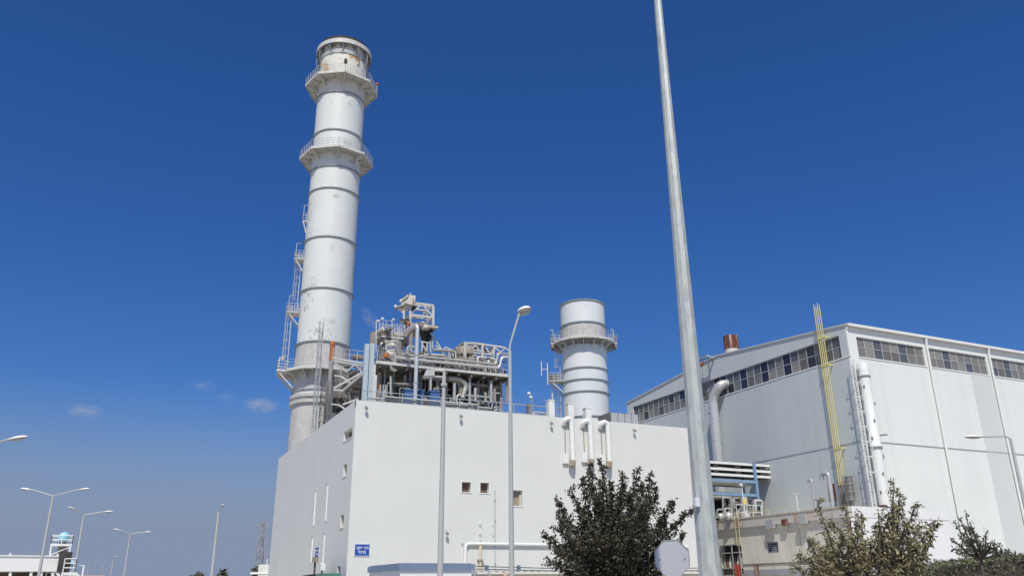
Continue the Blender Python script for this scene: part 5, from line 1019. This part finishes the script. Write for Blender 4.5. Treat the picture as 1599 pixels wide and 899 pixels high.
p = G(1089, 783, d_ - .16); c_ = base + k * p.z; dv = (Vector((c_.x, c_.y, p.z)) - p); MB().box(p.x - .03, p.x + .03, p.y - .01, p.y + .03, p.z - .055, p.z + .055).build('tag_plate', 'sign_white', o)

# ------------------------------------------------------------------ stop sign seen from behind
p = G(1049.5, 871, 15.0); o = thing('stop_sign_back', 'bare grey back of an octagonal traffic sign in front of the dark tree', 'sign', (p.x, p.y, 0)); R8 = 27.5 * PXM(p) ; R8 = R8 / cos(pi / 8) * .98
nrm = Vector((-p.x, -p.y, 0)).normalized(); nrm = Matrix.Rotation(radians(-14), 3, 'Z') @ nrm; sd_ = Vector((-nrm.y, nrm.x, 0)); ph = pi / 8
def octo(mb, r, e0, e1): 
    a = [p + sd_ * r * cos(ph + i * pi / 4) + UP * r * sin(ph + i * pi / 4) for i in range(8)]; mb.add([v + nrm * e0 for v in a] + [v + nrm * e1 for v in a], [tuple(range(8)), tuple(range(15, 7, -1))] + [(i, i + 8, (i + 1) % 8 + 8, (i + 1) % 8) for i in range(8)])
    return mb
octo(MB(), R8, -.004, .004).build('plate', 'sign_back', o); octo(MB(), R8 * .985, -.008, -.0045).build('face', 'sign_red', o)
rm = MB(); 
for i in range(8):
    a0, a1 = ph + i * pi / 4, ph + (i + 1) * pi / 4; A = [p + (sd_ * cos(a) + UP * sin(a)) * r for a, r in ((a0, R8 - .006), (a0, R8 + .006), (a1, R8 + .006), (a1, R8 - .006))]; rm.hexa([v - nrm * .006 for v in A] + [v + nrm * .014 for v in A])
rm.build('rim', 'sign_rim', o)
MB().tube([(p.x - nrm.x * .03, p.y - nrm.y * .03, 0), (p.x - nrm.x * .03, p.y - nrm.y * .03, p.z + R8 * .7)], .03, 10).build('post', 'galvanised', o)
for sx_ in (-1, 1):
    q = p + sd_ * sx_ * R8 * .68 - UP * .02; MB().tube([q + nrm * .004, q + nrm * .012], .012, 8).build('bolt', 'dark_steel', o)

# ------------------------------------------------------------------ cabin, sheds, cables in front of the white building
c0 = G(623.5, 882, 46); c1 = Fy(740, 885, c0.y); zc_ = c0.z + .05; cx0, cx1 = c0.x, c1.x; cy0 = c0.y
o = thing('site_cabin', 'white prefabricated cabin with blue-grey roof fascia below the box-head lamp post', 'cabin', (cx0, cy0, 0))
MB().box(cx0 + .1, cx1 - .1, cy0 + .1, cy0 + 6.0, 0, zc_ - .3).build('wall', 'cabin_white', o)
MB().box(cx0, cx1, cy0, cy0 + 6.1, zc_ - .3, zc_ + .02).build('roof_fascia', 'fascia_blue', o); MB().box(cx0 + .1, cx1 - .1, cy0 + .1, cy0 + 6, zc_ + .02, zc_ + .07).build('roof', 'fascia_blue', o)
MB().box(cx0 + .7, cx0 + 1.6, cy0 + .06, cy0 + .098, .1, 2.1).build('door', 'grey_trim', o)
a = Fy(745, 889, cy0 + 6); b = Fy(1095, 893, cy0 + 6); o = thing('cream_store_shed', 'long low cream shed with a ribbed roof edge behind the dark tree', 'shed', (a.x, cy0 + 6, 0)); zs_ = Fy(860, 893, cy0 + 6).z
MB().box(a.x + .2, b.x, cy0 + 6.2, cy0 + 10, 0, zs_ - .12).build('wall', 'cream_sheet', o)
m_ = MB(); m_.box(a.x, b.x + .1, cy0 + 6.0, cy0 + 10.2, zs_ - .1, zs_ + .1); m_.build('roof', 'cream_sheet', o)
MB().box(a.x, b.x, cy0 + 5.98, cy0 + 5.997, zs_ - .13, zs_ - .1).build('drip_edge', 'dull_pipe', o)
x = a.x + .2; m_ = MB()
while x < b.x: m_.box(x, x + .22, cy0 + 5.96, cy0 + 10.2, zs_ + .103, zs_ + .16); x += .5
m_.build('roof_rib', 'cream_sheet', o)
for k, (px, w) in enumerate(((764, 3), (790, 2), (787, 1.5))): 
    p = Fy(px, 893, cy0 + 5.9); MB().box(p.x - .05, p.x + .05, cy0 + 5.85, cy0 + 5.95, 0, p.z).build('post', 'cream_pipe' if k else 'galvanised', o)
for py, lb in ((883.5, 'upper dark cable strung from the white cabin towards the hall'), (887.5, 'lower dark cable strung from the white cabin towards the hall')):
    p = Fy(742, py, cy0 + 2); q = Fy(1120, py + 2, cy0 + 2); o = thing('overhead_cable', lb, 'cable', p, 'dark cables'); mid = (p + q) / 2 - UP * .1
    MB().tube([p, p.lerp(mid, .5) - UP * .03, mid, mid.lerp(q, .5) - UP * .03, q], .028, 6).build('cable_run', 'cable_black', o)
    for px in (760, 810):
        c_ = Fy(px, py + .6, cy0 + 2); MB().box(c_.x - .1, c_.x + .1, c_.y - .05, c_.y + .05, c_.z - .09, c_.z + .09).build('clamp', 'fascia_blue', o)
for px in (741, 1121):
    p = Fy(px, 882, cy0 + 2); tag(MB().box(p.x - .05, p.x + .05, p.y - .05, p.y + .05, 0, p.z + .1).build('cable_post', 'galvanised'), 'thin post holding the dark cables ' + ('beside the white cabin' if px < 900 else 'behind the tall mast'), 'post', 'cable posts')
# small things at the left wall
p = Sx(492, 877, X0 - 1.5); o = thing('brown_camera_pole', 'short brown pole with a rusty camera head by the side wall', 'camera', (p.x, p.y, 0)); MB().tube([(p.x, p.y, 0), (p.x, p.y, p.z)], .09, 8).build('pole', 'brown_shutter', o); MB().box(p.x - .2, p.x + .2, p.y - .35, p.y + .2, p.z, p.z + .4).build('camera_head', 'tan_panel', o)
p = Sx(503, 887, X0 - 1.0); o = thing('white_floodlight', 'small white floodlight by the foot of the side wall', 'lamp', (p.x, p.y, 0)); MB().tube([(p.x, p.y, 0), (p.x, p.y, p.z)], .07, 6).build('pole', 'dark_steel', o); MB().hexa([(p.x - .2, p.y - .3, p.z - .15), (p.x + .2, p.y - .3, p.z - .15), (p.x + .15, p.y + .3, p.z), (p.x - .15, p.y + .3, p.z), (p.x - .2, p.y - .3, p.z + .35), (p.x + .2, p.y - .3, p.z + .35), (p.x + .15, p.y + .3, p.z + .45), (p.x - .15, p.y + .3, p.z + .45)]).build('lamp_head', 'lamp_shell', o)
p, q = Sx(473, 897, X0 - 2.2), Sx(504, 897, X0 - 2.2); o = thing('green_container', 'green container with a dark opening at the foot of the side wall', 'container', (p.x, q.y, 0)); MB().box(X0 - 2.2, X0 - .8, q.y, p.y, 0, p.z).build('body', 'green_bin', o); MB().box(X0 - 2.23, X0 - 2.203, q.y + (p.y - q.y) * .35, q.y + (p.y - q.y) * .72, .4, p.z - .02).build('opening', 'black_gap', o)

# ------------------------------------------------------------------ far left
dL = 96.0
def PL(px, py, d=dL): return G(px, py, d)
o = thing('long_white_shed', 'long white gallery on posts with a dark open front at the left edge', 'shed', PL(50, 899))
fx = PL(-60, 868), PL(97, 869.5); ax = (fx[1] - fx[0]); ax.z = 0; L_ = ax.length; ax.normalize(); ay = Vector((-ax.y, ax.x, 0))
O = Vector((fx[0].x, fx[0].y, 0)); zt = PL(50, 868.5).z; zb_ = PL(50, 891.5).z
def obx(mb, u0, u1, v0, v1, z0, z1): 
    P = lambda u, v, z: O + ax * u + ay * v + UP * z
    return mb.hexa([P(u0, v0, z0), P(u1, v0, z0), P(u1, v1, z0), P(u0, v1, z0), P(u0, v0, z1), P(u1, v0, z1), P(u1, v1, z1), P(u0, v1, z1)])
obx(MB(), 0, L_, 0, 5, zb_, zt).build('gallery', 'annex_white', o); obx(MB(), -.1, L_ + .05, -.1, 5.1, zt + .003, zt + .12).build('roof_edge', 'white_trim', o)
obx(MB(), 0, L_ - .1, 4, 4.2, 0, zb_ - .01).build('back_wall', 'brown_shutter', o)
pm = PXM(PL(50, 880))
for px in (8, 36, 50, 66, 90): u = (px + 60) * pm; obx(MB(), u - .12, u + .12, .1, .34, 0, zb_ - .01).build('post', 'white_trim', o)
for px in (78,): u = (px + 60) * pm; P = lambda u, z: O + ax * u + ay * .2 + UP * z; MB().bar(P(u - .5, zb_), P(u + .6, zb_ - 1.4), .22).build('brace', 'white_trim', o)
u = (42 + 60) * pm; MB().ell(O + ax * u + ay * 1 + UP * (zb_ - .9), ax * 1.2, ay * .8, UP * .6, 12, 6).build('hopper', 'pale_blue' if 0 else 'galvanised', o)
for px in (47, 3, 68): u = (px + 60) * pm; P0_ = O + ax * u + UP * (zt + .12); MB().box(P0_.x - .1, P0_.x + .1, P0_.y - .1, P0_.y + .1, P0_.z, P0_.z + .18).build('roof_stub', 'white_trim', o)
d2 = 100.0; c_ = PL(99, 840, d2); o = thing('domed_tower', 'small white tower with a pale blue dome beside the long shed', 'tower', (c_.x, c_.y, 0)); pm = PXM(c_)
zf = PL(97, 849, d2).z; rD = 8.0 * pm; cz = PL(99, 838, d2).z; dome_c = PL(100, 838, d2)
MB().lathe((dome_c.x, dome_c.y, cz), [(rD * .6, -rD * .95), (rD, -rD * .35)] + [(rD * cos(t), rD * sin(t) - rD * .0) for t in [i * pi / 16 for i in range(0, 9)]], 24).build('dome', 'dome_blue', o); MB().lathe((dome_c.x, dome_c.y, cz), [(rD * .62, -rD * 1.5), (rD * .62, -rD * .9)], 16).build('dome_base', 'dark_steel', o)
l_, r_ = PL(79, 849, d2), PL(112, 850, d2); ax2 = (r_ - l_); ax2.z = 0; Lw = ax2.length; ax2.normalize(); ay2 = Vector((-ax2.y, ax2.x, 0))
def ob2(mb, u0, u1, v0, v1, z0, z1):
    P = lambda u, v, z: Vector((l_.x, l_.y, 0)) + ax2 * u + ay2 * v + UP * z
    return mb.hexa([P(u0, v0, z0), P(u1, v0, z0), P(u1, v1, z0), P(u0, v1, z0), P(u0, v0, z1), P(u1, v0, z1), P(u1, v1, z1), P(u0, v1, z1)])
ob2(MB(), 0, Lw, -1.1, 1.1, zf - .22, zf).build('platform', 'white_trim', o)
P = lambda u, v, z: Vector((l_.x, l_.y, 0)) + ax2 * u + ay2 * v + UP * z
m_ = MB(); rail(m_, [P(0, -1.1, zf), P(Lw, -1.1, zf), P(Lw, 1.1, zf), P(0, 1.1, zf), P(0, -1.1, zf)], 12 * pm, .9, .05, 2, 5); m_.build('railing', 'white_trim', o)
for u in (.1, Lw - .1):
    for v in (-1, 1): MB().bar(P(u, v, 0), P(u, v, zf - .22), .14).build('leg', 'white_trim', o)
for k in range(4): MB().bar(P(.1 if k % 2 else Lw - .1, -1, zf - .3 - k * .8), P(Lw - .1 if k % 2 else .1, -1, zf - 1.1 - k * .8), .08).build('brace', 'white_trim', o)
MB().tube([P(Lw * .6, 0, 0), P(Lw * .6, 0, zf - .22)], .45, 12).build('column', 'dull_pipe', o)
MB().tube(rounded([P(Lw * .68, -.9, zf - 3.2), P(Lw * .68, -.9, zf - 1.75), P(Lw * 1.35, -.9, zf - 1.9), P(Lw * 1.35, -.9, zf - 3.5)], .4), .3, 10).build('blue_pipe', 'pale_blue', o); MB().tube([P(Lw * .82, -.6, 0), P(Lw * .82, -.6, zf - 2)], .42, 10).build('blue_column', 'blue_steel', o)
c_ = PL(108, 886, 94.); o = thing('stair_landing', 'white railed stair landing under the blue domed tower', 'stairs', (c_.x, c_.y, 0)); pm = PXM(c_); A = PL(98, 893, 94.); B = PL(117, 893, 94.)
A.z = B.z = (A.z + B.z) / 2; sv = (B - A).normalized(); nv = Vector((-sv.y, sv.x, 0))
q_ = [A, B, B + nv * 1.5, A + nv * 1.5]; MB().hexa([v - UP * .25 for v in q_] + q_).build('landing', 'white_trim', o)
m_ = MB(); rail(m_, [A, B, B + nv * 1.5], 1.25, .7, .05, 3, 5); m_.build('railing', 'white_trim', o)
for v in (A, B): MB().bar(v, (v.x, v.y, 0), .16).build('leg', 'white_trim', o)
MB().bar(B, B + sv * 1.6 - UP * 1.4, .2).build('stringer', 'white_trim', o); MB().bar(A + nv * .5, A + nv * .5 + UP * 1.9, 1.1, .3).build('dark_panel', 'dark_steel', o)
p = PL(131, 882, 94.); MB().bar((p.x, p.y, 0), p, .14).build('gate_post', 'white_trim', o); q = PL(124, 882, 94.); MB().bar(p, q, .06).build('gate_rail', 'white_trim', o)
a, b = PL(120, 897.3, 150.), PL(164, 897.3, 150.); o = tag(MB().hexa([(a.x, a.y, 0), (b.x, b.y, 0), (b.x - .1, b.y + .4, 0), (a.x - .1, a.y + .4, 0), (a.x, a.y, a.z), (b.x, b.y, a.z), (b.x - .1, b.y + .4, a.z), (a.x - .1, a.y + .4, a.z)]).build('tan_wall', 'tan_wall'), 'low tan boundary wall right of the blue domed tower', 'wall')
for px, t_, lb in ((139, 880, 'thin far pole above the tan wall, nearer the domed tower'), (162, 881, 'thin far pole above the end of the tan wall')):
    p = PL(px, t_, 160.); tag(MB().tube([(p.x, p.y, 0), (p.x, p.y, p.z)], .12, 6).build('far_pole', 'galvanised'), lb, 'pole', 'thin far poles')
# pylon
dP = 330.0; b = G(402.5, 899, dP); t = G(407, 814, dP); o = thing('power_pylon', 'distant lattice power pylon left of the white building', 'pylon', (b.x, b.y, 0)); z1 = t.z; pm = PXM(t)
def wz(z): return 1.35 * (1 - z / z1) + .5
L = MB(); cxp, cyp = b.x + .3, b.y
for dx, dy in ((-1, -1), (1, -1), (1, 1), (-1, 1)): 
    for i in range(6): za, zb2_ = z1 * i / 6, z1 * (i + 1) / 6; L.bar((cxp + dx * wz(za), cyp + dy * wz(za), za), (cxp + dx * wz(zb2_), cyp + dy * wz(zb2_), zb2_), .28)
L.build('leg', 'pylon_hazy_steel', o); Bc = MB()
for i in range(11):
    za, zb2_ = z1 * i / 11, z1 * (i + 1) / 11
    for (ax_, ay_, bx_, by_) in ((-1, -1, 1, -1), (1, -1, 1, 1), (1, 1, -1, 1), (-1, 1, -1, -1)):
        Bc.bar((cxp + ax_ * wz(za), cyp + ay_ * wz(za), za), (cxp + bx_ * wz(zb2_), cyp + by_ * wz(zb2_), zb2_), .16); Bc.bar((cxp + bx_ * wz(za), cyp + by_ * wz(za), za), (cxp + ax_ * wz(zb2_), cyp + ay_ * wz(zb2_), zb2_), .16)
Bc.build('bracing', 'pylon_hazy_steel', o)
for py, hw in ((820, 10), (844, 11), (867, 12)):
    z = G(406, py, dP).z; C_ = Vector((cxp, cyp, z)); m_ = MB()
    for s in (-1, 1): m_.bar(C_, C_ + sR * s * hw * pm, .35); m_.bar(C_ + UP * 1.4, C_ + sR * s * hw * pm, .25); e_ = C_ + sR * s * hw * pm; m_.tube([e_, e_ - UP * 1.6], .12, 5)
    m_.build('crossarm', 'pylon_hazy_steel', o)
# white fence with railing by the far end of the side wall
o = thing('white_picket_fence', 'short white picket fence at the far end of the side wall', 'fence', G(408, 899, 100)); A, B = G(391, 894, 100), G(419, 894, 100); A.z = B.z; MB().bar(A, B, .2, .22).build('rail', 'white_trim', o)
for k in range(9): p = A.lerp(B, .45 + k * .065); MB().bar((p.x, p.y, 0), (p.x, p.y, p.z + .9), .1, .06).build('picket', 'white_trim', o)
p = G(417.5, 872, 101); tag(MB().tube([(p.x, p.y, 0), (p.x, p.y, p.z)], .06, 6).build('thin_white_pole', 'white_trim'), 'thin white pole between the pylon and the side wall', 'pole')

# ------------------------------------------------------------------ trees
def leaf_mesh(name, P, D, size, m, par, asp=.42, seed=1):
    r = np.random.default_rng(seed); N = len(P)
    D = D / (np.linalg.norm(D, axis=1, keepdims=True) + 1e-9); R_ = r.normal(size=(N, 3)); S = np.cross(D, R_); S /= (np.linalg.norm(S, axis=1, keepdims=True) + 1e-9); Nn = np.cross(D, S)
    s = (size * (0.65 + .7 * r.random(N)))[:, None]
    L = ROOTLOC.get(par.name, Vector((0, 0, 0))); P = P - np.array(L)
    v0 = P; v1 = P + D * s * .5 + S * s * asp * .5 + Nn * s * .07; v2 = P + D * s; v3 = P + D * s * .5 - S * s * asp * .5 + Nn * s * .07
    V = np.stack([v0, v1, v2, v3], 1).reshape(-1, 3)
    me = bpy.data.meshes.new(name); me.vertices.add(N * 4); me.vertices.foreach_set('co', V.ravel().astype(np.float32))
    idx = (np.arange(N) * 4)[:, None] + np.array([[0, 1, 2, 0, 2, 3]]); me.loops.add(N * 6); me.loops.foreach_set('vertex_index', idx.ravel().astype(np.int32))
    me.polygons.add(N * 2); me.polygons.foreach_set('loop_start', (np.arange(N * 2) * 3).astype(np.int32)); me.update(calc_edges=True); me.materials.append(MATS[m])
    o = bpy.data.objects.new(name, me); COL.objects.link(o); o.parent = par; return o
def tree(name, label, base, tips, forks, trunk_r, leaf, leaf_m, bark, per, spread, seed, tw=18, droop=0., t0=.3, asp=.42, twl=.5):
    r = np.random.default_rng(seed); base = Vector(base); o = thing(name, label, 'tree', base)
    top = max(f.z for f in forks); ft = max(forks, key=lambda f: f.z)
    MB().tube([base, base.lerp(forks[0], .5) + Vector((.02, .01, 0)), forks[0]] + ([ft] if len(forks) > 1 else []), [trunk_r, trunk_r * .85, trunk_r * .75] + ([trunk_r * .45] if len(forks) > 1 else []), 10).build('trunk', bark, o)
    LB = MB(); PP = []; DD = []
    for i, (tip, sc) in enumerate(tips):
        f = forks[i % len(forks)]; tip = Vector(tip); dv = tip - f; ln = dv.length
        c1 = f + Vector((dv.x * .55, dv.y * .55, dv.z * .25)) + Vector(r.normal(0, .05, 3)) * ln
        pts = [f * (1 - t) ** 2 + c1 * 2 * t * (1 - t) + tip * t * t for t in np.linspace(0, 1, 9)]
        LB.tube(pts, [trunk_r * .42 * (1 - j / 9) + .006 for j in range(9)], 6, False)
        n = max(3, int(tw * ln * sc))
        for k in range(n):
            t = t0 + (1 - t0) * (k + r.random()) / n; b = f * (1 - t) ** 2 + c1 * 2 * t * (1 - t) + tip * t * t; tan = (c1 - f) * 2 * (1 - t) + (tip - c1) * 2 * t; tan.normalize()
            rad = spread * sc * (1.15 - .75 * t) * (.5 + .8 * r.random())
            d = Vector(r.normal(size=3)); d = (d - tan * d.dot(tan)).normalized() * .8 + tan * (.55 + .4 * r.random()) + UP * .15; d.normalize(); e = b + d * max(.05, rad)
            if k % 2 == 0: LB.tube([b, e], [.008, .003], 4, False)
            q = r.random(per); base_p = np.array(b)[None] + np.outer(q ** .7, np.array(e - b)) + r.normal(0, rad * .16 + .01, (per, 3))
            dd = np.array(d)[None] * .6 + r.normal(0, .75, (per, 3)); dd[:, 2] -= droop
            PP.append(base_p); DD.append(dd)
    LB.build('limbs', bark, o)
    P = np.concatenate(PP); D = np.concatenate(DD); leaf_mesh('crown', P, D, leaf, leaf_m, o, asp, seed); return o, len(P)
# dark rounded tree (20 m)
dT = 20.0; rr = random.Random(11)
def t1(x, y, dd=0.): return G(820 + x / 4.516, 700 + y / 4.516, dT + dd)
base = t1(590, 1150); base.z = 0
tp = [((230, 370), .8), ((330, 290), .75), ((400, 215), .75), ((460, 110), .65), ((535, 88), .6), ((600, 245), .8), ((690, 175), .65), ((790, 150), .6), ((880, 190), .65), ((925, 300), .8), ((1045, 385), .7), ((1185, 420), .6), ((1130, 600), .5), ((150, 620), .85), ((175, 800), .85), ((230, 560), .8), ((300, 870), .9),
      ((480, 330), 1.2), ((560, 420), 1.25), ((650, 380), 1.2), ((760, 330), 1.25), ((850, 400), 1.25), ((380, 560), 1.2), ((470, 620), 1.3), ((600, 640), 1.3), ((740, 600), 1.3), ((860, 620), 1.25), ((970, 520), 1.0), ((350, 740), 1.2), ((500, 800), 1.3), ((660, 800), 1.3), ((810, 790), 1.3), ((920, 760), 1.1), ((1010, 640), .8), ((400, 450), 1.0), ((520, 240), .9), ((250, 460), .8), ((830, 260), .9), ((700, 280), .9), ((300, 680), 1.0), ((760, 900), 1.2), ((420, 900), 1.2), ((940, 860), 1.0), ((240, 730), .9), ((560, 950), 1.2)]
tips = [(t1(x, y, rr.uniform(-1.0, 1.0) * min(1.2, s)), s) for (x, y), s in tp]
forks = [t1(580, 1080), t1(600, 980), t1(590, 900), t1(620, 830)]
_, n1 = tree('dark_tree', 'dense dark evergreen tree before the white wall beside the tall mast', base, tips, forks, .09, .076, 'leaf_dark', 'bark_dark', 25, .38, 3, tw=21, t0=.3, asp=.52)
# olive-brown tree (11 m)
dT2 = 11.5
def t2(px, py, dd=0.): return G(px, py, dT2 + dd)
base = t2(1352, 960); base.z = 0
tp = [((1396, 752), .6), ((1406, 768), .6), ((1276, 782), .55), ((1320, 790), .7), ((1345, 800), .6), ((1300, 815), .7), ((1430, 786), .6), ((1462, 812), .6), ((1456, 835), .8), ((1440, 820), .8), ((1390, 800), .9), ((1415, 815), .9), ((1370, 820), .9), ((1345, 835), .8), ((1262, 845), .7), ((1248, 868), .6), ((1238, 882), .55), ((1275, 850), .9), ((1290, 862), 1.0), ((1265, 890), .8), ((1310, 850), .8), ((1320, 840), .6), ((1300, 885), 1.0),
      ((1400, 840), 1.1), ((1430, 850), 1.1), ((1385, 865), 1.1), ((1415, 875), 1.1), ((1445, 865), .9), ((1362, 862), .9), ((1395, 890), 1.1), ((1435, 890), 1.0), ((1325, 880), .8), ((1280, 880), 1.0), ((1372, 800), .6), ((1336, 812), .6), ((1405, 785), .6), ((1292, 836), .7), ((1360, 845), .7)]
tips = [(t2(x, y, rr.uniform(-.45, .45)), s) for (x, y), s in tp]
forks = [t2(1352, 940), t2(1358, 920), t2(1340, 925), t2(1365, 905)]
_, n2 = tree('olive_tree', 'loose olive-brown tree with drooping narrow leaves in front of the hall corner', base, tips, forks, .045, .058, 'leaf_olive', 'bark_grey', 15, .19, 5, tw=25, droop=.6, t0=.45, asp=.32)
# small grey-green tree (17 m)
dT3 = 17.0
def t3(px, py, dd=0.): return G(px, py, dT3 + dd)
base = t3(1534, 960); base.z = 0
tp = [((1508, 802), .55), ((1492, 818), .5), ((1500, 812), .6), ((1515, 815), .7), ((1487, 840), .6), ((1500, 838), .8), ((1490, 856), .6), ((1520, 832), .9), ((1540, 830), .6), ((1532, 845), .9), ((1548, 846), .8), ((1562, 852), .7), ((1574, 860), .5), ((1580, 862), .4), ((1516, 850), 1.0), ((1505, 860), .8), ((1535, 862), .9), ((1552, 864), .7), ((1522, 868), .7), ((1544, 856), .8)]
tips = [(t3(x, y, rr.uniform(-.5, .5)), s) for (x, y), s in tp]; forks = [t3(1532, 872), t3(1530, 860)]
_, n3 = tree('small_tree', 'small grey-green tree on a thin trunk in front of the hedge', base, tips, forks, .035, .06, 'leaf_grey', 'bark_dark', 8, .13, 9, tw=20, t0=.35, asp=.5)
# hedge bank at the right
o = thing('clipped_hedge', 'brown-green bushy bank along the foot of the white hall at the right edge', 'hedge', G(1530, 899, 24))
prof = [(1410, 900), (1440, 889), (1465, 881), (1490, 876), (1520, 872), (1560, 868), (1599, 865), (1660, 862), (1740, 862)]
hd_ = [G(x, y, 24) for x, y in prof]; vs = []; fs = []; nv_ = Vector((FW.x, FW.y, 0)).normalized()
for p in hd_:
    vs += [(p.x - nv_.x * .9, p.y - nv_.y * .9, 0), (p.x - nv_.x * .75, p.y - nv_.y * .75, p.z * .75), (p.x, p.y, p.z - .08), (p.x + nv_.x * 2, p.y + nv_.y * 2, p.z - .12), (p.x + nv_.x * 2.2, p.y + nv_.y * 2.2, 0)]
for i in range(len(hd_) - 1):
    for j in range(4): fs.append((i * 5 + j, (i + 1) * 5 + j, (i + 1) * 5 + j + 1, i * 5 + j + 1))
MB().add(vs, fs, True).build('hedge_core', 'hedge_core', o)
P1 = []; P2 = []
for i in range(len(hd_) - 1):
    a, b = hd_[i], hd_[i + 1]; n = int(1500 * (b - a).length)
    for k in range(n):
        t = rr.random(); p = a.lerp(b, t); q = rr.random()
        if q < .62: h = rr.random(); u = -1.0 + .15 * h + (.75 * max(0, h - .75) / .25 if h > .75 else 0); z = p.z * h * .95; jit = .09; (P2 if h < .7 + .2 * rr.random() else P1).append((p.x + nv_.x * (u + rr.gauss(0, jit)), p.y + nv_.y * (u + rr.gauss(0, jit)), max(.02, z + rr.gauss(0, .03))))
        else: u = rr.uniform(-.5, 2); P1.append((p.x + nv_.x * u, p.y + nv_.y * u, p.z - .09 + abs(rr.gauss(0, .045))))
for nm, PPx, mm in (('top_foliage', P1, 'hedge_top_leaf'), ('front_foliage', P2, 'hedge_leaf')):
    Pn = np.array(PPx); leaf_mesh(nm, Pn, RNG.normal(size=Pn.shape) + np.array([0, 0, .5]), .09, mm, o, .4, 4)
# far palm and bushes
c_ = G(348, 896, 140); o = thing('far_palm', 'bushy palm crown at the bottom edge beneath the single lamp post', 'palm', (c_.x, c_.y, 0)); MB().tube([(c_.x, c_.y, 0), (c_.x, c_.y, c_.z)], [.35, .25], 8).build('trunk', 'bark_grey', o)
m_ = MB()
for k in range(34):
    t = rr.random() * 2 * pi; el = rr.uniform(-.3, 1.3); L = rr.uniform(1.0, 1.7); d = Vector((cos(t) * cos(el), sin(t) * cos(el), sin(el))); s = Vector((-sin(t), cos(t), 0)) * .13; m1 = c_ + d * L * .55; e_ = c_ + d * L - UP * .45
    m_.add([c_ - s, c_ + s, m1 + s * 1.4, m1 - s * 1.4, e_], [(0, 1, 2, 3), (3, 2, 4)])
m_.build('fronds', 'palm_leaf', o)
for px, py, w, lb in ((310, 898, 9, 'low dark bush at the bottom edge left of the palm'), (402, 889, 8, 'dark bush under the pylon beside the white picket fence')):
    c_ = G(px, py, 120); pm = PXM(c_); o = thing('far_bush', lb, 'bush', (c_.x, c_.y, 0)); Pn = RNG.normal(size=(700, 3)) * np.array([w * pm * .45, w * pm * .45, w * pm * .35]) + np.array([c_.x, c_.y, c_.z - .3]); Pn[:, 2] = np.maximum(Pn[:, 2], .1)
    leaf_mesh('foliage', Pn, RNG.normal(size=Pn.shape), .35, 'leaf_grey', o, .5, 6); MB().tube([(c_.x, c_.y, 0), (c_.x, c_.y, c_.z)], .12, 6).build('stem', 'bark_dark', o)
# ------------------------------------------------------------------ small clouds and the wisp of steam
def vol(name, c, ax, ay, az, dens, scale, lo, hi, seed, thr=.5):
    m = bpy.data.materials.new(name); m.use_nodes = True; t = m.node_tree; t.nodes.clear(); N = t.nodes; L = t.links
    o_ = N.new('ShaderNodeOutputMaterial'); v = N.new('ShaderNodeVolumePrincipled'); v.inputs['Color'].default_value = (.95, .95, .97, 1); v.inputs['Anisotropy'].default_value = .0
    tc = N.new('ShaderNodeTexCoord'); nz = N.new('ShaderNodeTexNoise'); nz.noise_dimensions = '4D'; nz.inputs['W'].default_value = seed; nz.inputs['Scale'].default_value = scale; nz.inputs['Detail'].default_value = 4
    L.new(tc.outputs['Object'], nz.inputs['Vector'])
    ln = N.new('ShaderNodeVectorMath'); ln.operation = 'LENGTH'; L.new(tc.outputs['Object'], ln.inputs[0])
    mr = N.new('ShaderNodeMapRange'); mr.inputs[1].default_value = 1.0; mr.inputs[2].default_value = .15; mr.inputs[3].default_value = 0; mr.inputs[4].default_value = 1; L.new(ln.outputs['Value'], mr.inputs[0])
    ad = N.new('ShaderNodeMath'); ad.operation = 'MULTIPLY'; L.new(mr.outputs[0], ad.inputs[0])
    m2 = N.new('ShaderNodeMapRange'); m2.inputs[1].default_value = lo; m2.inputs[2].default_value = hi; L.new(nz.outputs['Fac'], m2.inputs[0]); L.new(m2.outputs[0], ad.inputs[1])
    d2 = N.new('ShaderNodeMath'); d2.operation = 'MULTIPLY'; L.new(ad.outputs[0], d2.inputs[0]); d2.inputs[1].default_value = dens; L.new(d2.outputs[0], v.inputs['Density']); L.new(v.outputs[0], o_.inputs['Volume'])
    MATS[name] = m; me = MB().ell((0, 0, 0), (1, 0, 0), (0, 1, 0), (0, 0, 1), 20, 12); ob = me.build(name.split('_')[0], name); ax, ay, az = Vector(ax), Vector(ay), Vector(az)
    ob.matrix_world = Matrix(((ax.x, ay.x, az.x, c.x), (ax.y, ay.y, az.y, c.y), (ax.z, ay.z, az.z, c.z), (0, 0, 0, 1))); ob['kind'] = 'stuff'; ob['label'] = 'faint white puff in the blue sky' if name.startswith('cloud') else 'thin wisp of steam above the roof pipework'
    return ob
dC = 2500.0
fd = Vector((FW.x, FW.y, 0)).normalized()
for i, (px, py, hw, hh, dn) in enumerate(((133, 642, 30, 13, .012), (408, 633, 32, 14, .011), (318, 602, 26, 9, .004), (352, 620, 18, 9, .004))):
    c = G(px, py, dC); pm = PXM(c); vol('cloud_%d' % i, c, sR * hw * pm, fd * hw * pm, UP * hh * pm, dn * 1.7, 2.2, .42, .62, 3.1 + i * 2.7)
c = G(578, 498, 86.0); pm = PXM(c); axis = (sR * -.55 + UP * .83); vol('steam_wisp', c, axis * 26 * pm, fd * 12 * pm, axis.cross(fd) * 13 * pm, .55, 2.0, .4, .62, 8.8)
print('leaves', n1, n2, n3, len(P1), len(P2))
